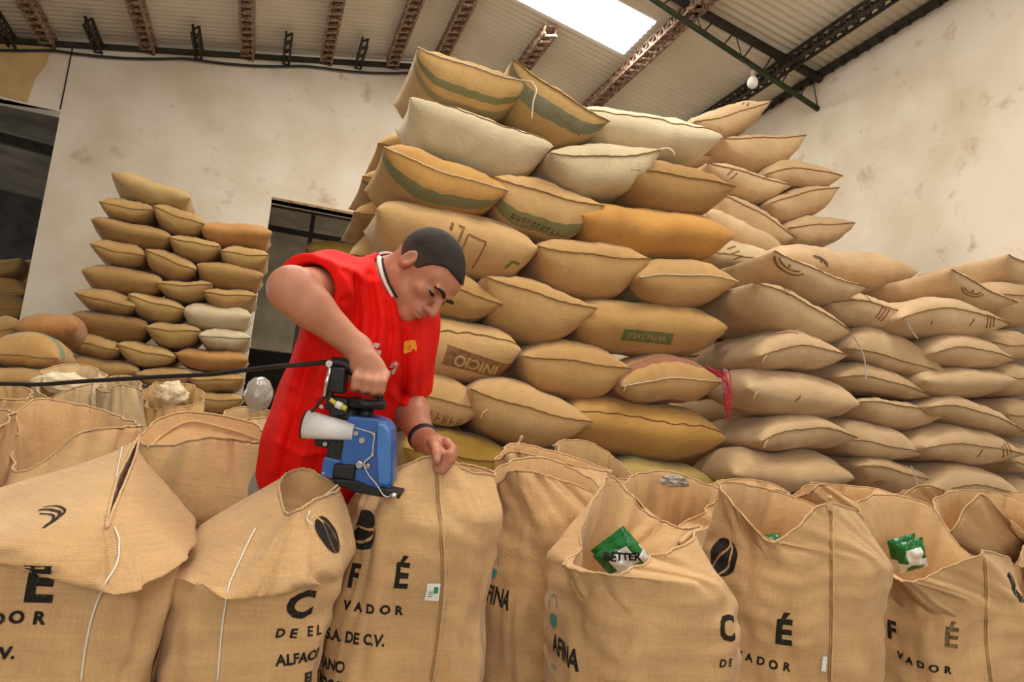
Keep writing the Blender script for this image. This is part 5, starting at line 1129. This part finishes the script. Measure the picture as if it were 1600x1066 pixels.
# white thread cone on its pin
cn = rod('thread_cone', mp(479, 662, .012), mp(555, 674, .012), .032, M_cone, .0185, seg=36)
rod('cone_rim', mp(477.5, 661.7, .012), mp(480, 662.2, .012), .0325, M_blk, seg=36)
rod('cone_pin', mp(553, 674, .012), mp(562, 675.4, .012), .006, M_chr)
rod('pin_plate', mp(556, 672, .0), mp(559, 672.6, .0), .014, M_blk)
# fittings: plug and sleeve, screws, tension knob, thread run
rod('plug', mp(529, 630, .022), mp(538, 634, .022), .008, M_cone); rod('sleeve', mp(520, 623, .022), mp(529, 630, .022), .005, M_yel); rod('sleeve', mp(538, 634, .022), mp(545, 638, .022), .006, M_yel)
def screw(x, y, d, r=.007):
    rod('screw', mp(x, y, d - .006), mp(x, y, d + .006), r, M_chr, r * .8)
screw(569, 686, .02, .008); screw(560, 675, .022, .006); screw(510, 693, .008, .006); screw(518, 568, .018, .009); screw(508, 738, .012, .004); screw(504, 635, .004, .006); screw(588, 676, .022, .0045); screw(586, 708, .022, .0045)
kn = rod('tension_knob', mp(567, 722, .018), mp(567, 722, .042), .011, M_chr, .007); rod('tension_spring', mp(578, 724, .018), mp(579, 725, .034), .008, M_chr, .005)
tube('thread', [mp(556, 666, .02), mp(572, 670, .028), mp(588, 676, .03), mp(587, 692, .03), mp(585, 708, .03), mp(574, 720, .036), mp(580, 738, .03), mp(592, 752, .032), mp(604, 768, .04), mp(614, 770, .045)], .0013, M_string, mach, n=50, seg=5)
rod('guide_rod', mp(520, 574, .026), mp(511, 618, .026), .004, M_chr)
tube('oil_tube', [mp(513, 612, .012), mp(496, 636, .016), mp(482, 652, .02), mp(478, 664, .026), mp(480, 684, .02)], .0032, M_cable, mach, n=24, seg=6)
# power cord
tag(tube('power_cord', [mp(516, 566, .0), cz(480, 569, 1.68), cz(430, 573, 1.76), cz(380, 579, 1.82), cz(330, 585, 1.86), cz(270, 588, 1.9), cz(200, 592, 1.94), cz(130, 596, 1.98), cz(60, 601, 2.02), cz(0, 600, 2.05), cz(-80, 603, 2.1), cz(-260, 620, 2.3)], .0058, M_cable, n=140, seg=8), 'black power cord running left from the sewing machine', 'cord')
tag(tube('sewing_thread', [mp(543, 742, .02), mp(530, 756, .03), mp(512, 770, .04), mp(497, 782, .05), at(484, 800, 1.535), at(480, 812, 1.52), at(488, 820, 1.50)], .0018, M_string, n=40, seg=5), 'loose white thread from the machine to the gathered sack', 'thread')
# ------------------------------------------------------------------ prints, twine and small things on the stacks
M_bprint = noise_mat('brown_print', lin((128, 84, 54)), lin((150, 108, 72)), 40, .95, 0)
M_gprint = noise_mat('green_print', lin((92, 104, 58)), lin((120, 118, 70)), 40, .95, 0)
M_tprint = burlap((192, 158, 106))
M_kprint = noise_mat('dark_print', lin((70, 54, 38)), lin((104, 82, 56)), 60, .95, 0)
def rect(w, h): return [[(-w / 2, -h / 2), (w / 2, -h / 2), (w / 2, h / 2), (-w / 2, h / 2)]]
def marks(n, w, h, seed):
    r = random.Random(seed); out = []
    for k in range(n):
        x = -w / 2 + w * (k + .5) / n; a = w / n * .16
        out.append([(x - a * 2, -h / 2), (x - a, -h / 2), (x - a, h / 2), (x - a * 2, h / 2)])
        t = r.choice((h / 2 - a * 1.5, -h / 2, -a)); out.append([(x - a, t), (x + a * 1.4, t), (x + a * 1.4, t + a * 1.5), (x - a, t + a * 1.5)])
        if r.random() > .4: out.append([(x + a * .6, -h / 2), (x + a * 1.5, -h / 2), (x + a * 1.5, h / 2), (x + a * .6, h / 2)])
    return poly2d(out)
B_ = lambda i, j: SACK[('big', i, j)]
decal(B_(5, 0), 748, 570, poly2d(rect(.45, .115)), M_bprint, 'brown_label', math.radians(-8), label='brown printed label'); decal(B_(5, 0), 744, 570, text2d('INICIO', .095, .003), M_tprint, 'lettering', math.radians(172), off=.004, label='upside-down letters INICIO')
decal(B_(5, 0), 712, 500, marks(6, .30, .05, 4), M_bprint, 'lettering', math.radians(-10))
decal(B_(4, 2), 1012, 527, poly2d(rect(.37, .085)), M_gprint, 'green_label', math.radians(3), label='green printed label'); decal(B_(4, 2), 1012, 527, marks(9, .28, .035, 2), M_tprint, 'lettering', math.radians(3), off=.004)
decal(B_(3, 0), 736, 394, poly2d(strip([(-.06, -.09), (-.06, .09), (.06, .09), (.06, -.10)], .012) + strip([(-.10, -.05), (-.10, .10)], .014) + strip([(-.17, .07), (-.17, .11)], .02) + strip([(-.13, .11), (-.09, .11)], .014)), M_bprint, 'outlined_print', math.radians(-14), label='brown outlined print')
decal(B_(3, 0), 803, 416, poly2d(strip([(-.05, -.03), (-.02, .03), (.03, .02)], .02)), M_gprint, 'green_print')
decal(B_(3, 0), 735, 330, poly2d(rect(.40, .03)), burlap(RED), 'red_band', math.radians(-15))
decal(B_(2, 1), 838, 352, marks(10, .36, .036, 7), M_kprint, 'lettering', math.radians(-12)); decal(B_(0, 1), 885, 190, marks(9, .28, .034, 8), M_bprint, 'lettering', math.radians(-28))
decal(B_(6, 0), 690, 655, marks(6, .26, .07, 9), M_bprint, 'lettering', math.radians(-10))
arcs = lambda r: poly2d(strip(arc(0, r * .6, r, math.pi * 1.15, math.pi * 1.85, 12, r * .62), .012) + strip(arc(0, r * .6, r * .8, math.pi * 1.18, math.pi * 1.82, 12, r * .45), .012) + strip([(-.01, r * .25), (.01, r * .33)], .02))
bars = lambda n, h, gap: poly2d(sum([strip([(k * gap, -h / 2), (k * gap + h * .25, h / 2)], .014) for k in range(n)], []))
for key, x, y, bm, rot, nm_ in [(('beside', 0), 1228, 424, arcs(.14), -20, 'arc_print'), (('beside', 1), 1226, 455, bars(2, .06, .035), 40, 'stripe_print'), (('beside', 2), 1289, 524, bars(2, .05, .03), 0, 'stripe_print'), (('beside', 4), 1294, 654, bars(2, .05, .03), 0, 'stripe_print'),
      (('middle', 0), 1344, 463, poly2d(strip([(-.10, -.04), (.09, -.03), (.03, .05), (-.07, .04)], .010)), 0, 'outlined_print'), (('middle', 0), 1372, 487, bars(3, .10, .03), -15, 'stripe_print'), (('middle', 2), 1414, 579, bars(2, .05, .03), 0, 'stripe_print'), (('outer', 0), 1516, 462, arcs(.12), -14, 'arc_print'),
      (('outer', 1), 1541, 504, bars(3, .09, .03), 20, 'stripe_print'), (('outer', 1), 1455, 505, bars(1, .03, .03), 30, 'stripe_print'), (('outer', 1), 1518, 503, bars(1, .06, .03), -20, 'stripe_print'), (('outer', 5), 1566, 708, bars(3, .09, .035), 35, 'stripe_print'), (('outer', 5), 1530, 708, bars(1, .07, .03), -20, 'stripe_print'), (('outer', 4), 1546, 632, bars(2, .04, .03), 0, 'stripe_print'),
      (('beside', 3), 1246, 622, bars(1, .06, .03), -30, 'stripe_print'), (('up', 1102), 1142, 385, bars(3, .10, .05), -50, 'stripe_print'), (('up', 1085), 1160, 162, bars(2, .05, .04), 0, 'stripe_print'), (('up', 1105), 1140, 268, bars(2, .08, .05), -30, 'stripe_print'), (('middle', 5), 1372, 752, bars(2, .06, .04), -40, 'stripe_print')]:
    decal(SACK[key], x, y, bm, M_bprint, nm_, math.radians(rot))
decal(SACK[('beside', 2)], 1222, 518, poly2d(strip([(-.12, -.04), (.02, .06), (.10, -.02), (-.10, -.04)], .012) + strip([(-.05, -.01), (.02, .03)], .012)), burlap(RED), 'red_print', label='reddish triangular print')
decal(SACK['r1'], 1284, 404, arcs(.09), M_kprint, 'arc_print', math.radians(160))
# red twine tangle at the ear of the red banded sack, pale twine hanging from the top sack
M_rtw = mat_new('red_twine', lin((196, 40, 66)), .7); M_gtw = mat_new('grey_twine', lin((150, 170, 172)), .7)
rt = random.Random(5); e0 = at(1130, 597, 4.1)
for k in range(9):
    d = Vector((rt.uniform(-.03, .05), rt.uniform(-.05, .0), rt.uniform(-.06, .09)))
    tube('red_twine', [e0 + Vector((-.14, .0, .09)) * rt.uniform(.2, 1), e0 + Vector((-.02, -.02, .03)) + d * .3, e0 + d * .8, e0 + Vector((.03, -.02, -.10 - .02 * k)) + d * .4], .004, M_rtw, B_(5, 2), n=18, seg=5)
for k in range(2): tube('grey_twine', [e0 + Vector((-.02 + .02 * k, -.03, .08)), e0 + Vector((.0, -.03, .0)), e0 + Vector((-.02, -.03, -.09))], .005, M_gtw, B_(5, 2), n=12, seg=5)
tube('hanging_twine', [at(830, 128, 4.18), at(838, 140, 4.14), at(833, 160, 4.14), at(831, 185, 4.16)], .0055, M_twine, B_(0, 0), n=20, seg=6)
tube('cord_tail', [at(1030, 234, 4.15), at(1042, 232, 4.14), at(1050, 236, 4.13), at(1054, 243, 4.14)], .007, M_twine, B_(1, 1), n=14, seg=6)
for (rt_, x, y, Y) in ((B_(5, 2), 976, 604, 4.12), (B_(6, 0), 754, 645, 4.16), (SACK[('beside', 3)], 1178, 616, 3.9), (SACK[('beside', 2)], 1192, 560, 3.9), (SACK[('beside', 4)], 1194, 692, 3.9)):
    p = at(x, y, Y); tube('cord_tail', [p + Vector((.03, .0, .02)), p + Vector((.0, -.015, .0)), p + Vector((-.012, -.015, -.035))], .004, M_hem, rt_, n=10, seg=6)
for (rt_, pts, Y) in ((SACK[('middle', 1)], [(1330, 520), (1345, 545), (1352, 570), (1353, 595)], 3.93), (SACK[('middle', 0)], [(1412, 490), (1420, 510), (1434, 530)], 3.98), (SACK[('middle', 5)], [(1424, 728), (1430, 745), (1434, 760)], 4.0)):
    tube('plastic_tie', [at(x, y, Y) for x, y in pts], .005, mat_new('clear_strap', lin((196, 188, 178)), .3), rt_, n=16, seg=6, taper=lambda t: .6 + .6 * abs(math.sin(t * 9)))
# crumpled clear plastic and white foam among the far sacks
def crumple(name, c, rx, ry, rz, mat, label, cat, seed, amp=.25, parent=None):
    bm = bmesh.new(); bmesh.ops.create_icosphere(bm, subdivisions=5, radius=1.0)
    for v in bm.verts:
        n = v.co.normalized(); k = 1 + amp * noise.noise(n * 2.2 + Vector((seed, 0, 0))) + amp * .6 * abs(noise.noise(n * 5.5 + Vector((0, seed, 0)))) - amp * .3
        v.co = Vector((n.x * rx * k, n.y * ry * k, n.z * rz * k)) + c
    o = bmobj(name, bm, mat, parent, smooth=True)
    if label: tag(o, label, cat)
    return o
M_film = mat_new('milky_film', lin((200, 192, 180)), .2, 0, .6); M_film.node_tree.nodes['Principled BSDF'].inputs['Transmission Weight'].default_value = .45
M_foam = noise_mat('white_foam', lin((226, 208, 176)), lin((206, 184, 148)), 30, .9, .4, 60)
crumple('plastic_bundle', at(404, 616, 3.1), .055, .055, .070, M_film, 'bundle of clear plastic film left of the red shirt', 'bundle', 3, .10)
crumple('plastic_sheet', at(1054, 752, 2.42), .055, .03, .022, M_film, 'crumpled grey plastic on the rim of an open sack', 'plastic', 6, .5)
crumple('foam_wad', at(268, 618, 3.92), .075, .06, .07, M_foam, 'white foam wad in the short open sack', 'foam', 8, .22)
crumple('sack_lining', at(100, 600, 3.78), .115, .06, .05, M_foam, 'white lining sticking out of the far left open sack', 'lining', 11, .22)
crumple('sack_lining', at(150, 622, 3.6), .035, .04, .10, M_foam, 'narrow white lining strip beside the far left open sack', 'lining', 14, .18)

# pieces that belong to a part hang under that part
def kids(root, n): return [c for c in root.children if c.name.split('.')[0] == n]
one = lambda root, n: kids(root, n)[0]
for n in ('cone_rim', 'cone_pin', 'pin_plate'): sub_part(one(mach, n), one(mach, 'thread_cone'))
sub_part(one(mach, 'hub'), one(mach, 'drive_wheel')); sub_part(one(mach, 'presser'), one(mach, 'needle_plate')); sub_part(one(mach, 'tension_spring'), one(mach, 'tension_knob'))
for o in kids(mach, 'screw'): sub_part(o, one(mach, 'housing'))
for n in ('eye', 'eyebrow', 'lash_line'):
    for o in kids(man, n): sub_part(o, one(man, 'body'))
for n in ('collar', 'collar_front', 'collar_stripe', 'shirt_print', 'shirt_emblem'):
    for o in kids(man, n): sub_part(o, one(man, 'shirt'))
for o in kids(s3, 'tag_print'): sub_part(o, one(s3, 'paper_tag'))
for o in list(SACK.values()) + [r_[0] for r_ in STAND]:
    b_ = one(o, 'sack_body')
    for c in list(o.children):
        if c.name.split('.')[0] in ('lettering', 'brown_label', 'green_label', 'outlined_print', 'green_print', 'red_band', 'arc_print', 'stripe_print', 'red_print', 'bean_logo', 'drop_logo', 'hem', 'tuft'): sub_part(c, b_)
for o in [x for x in COL.objects if x.name.startswith(('jute_sack', 'standing_sack', 'person', 'plastic_packet')) and x.parent is None]:
    for k_ in ('bvh', 'n', '_'):
        if k_ in o: del o[k_]
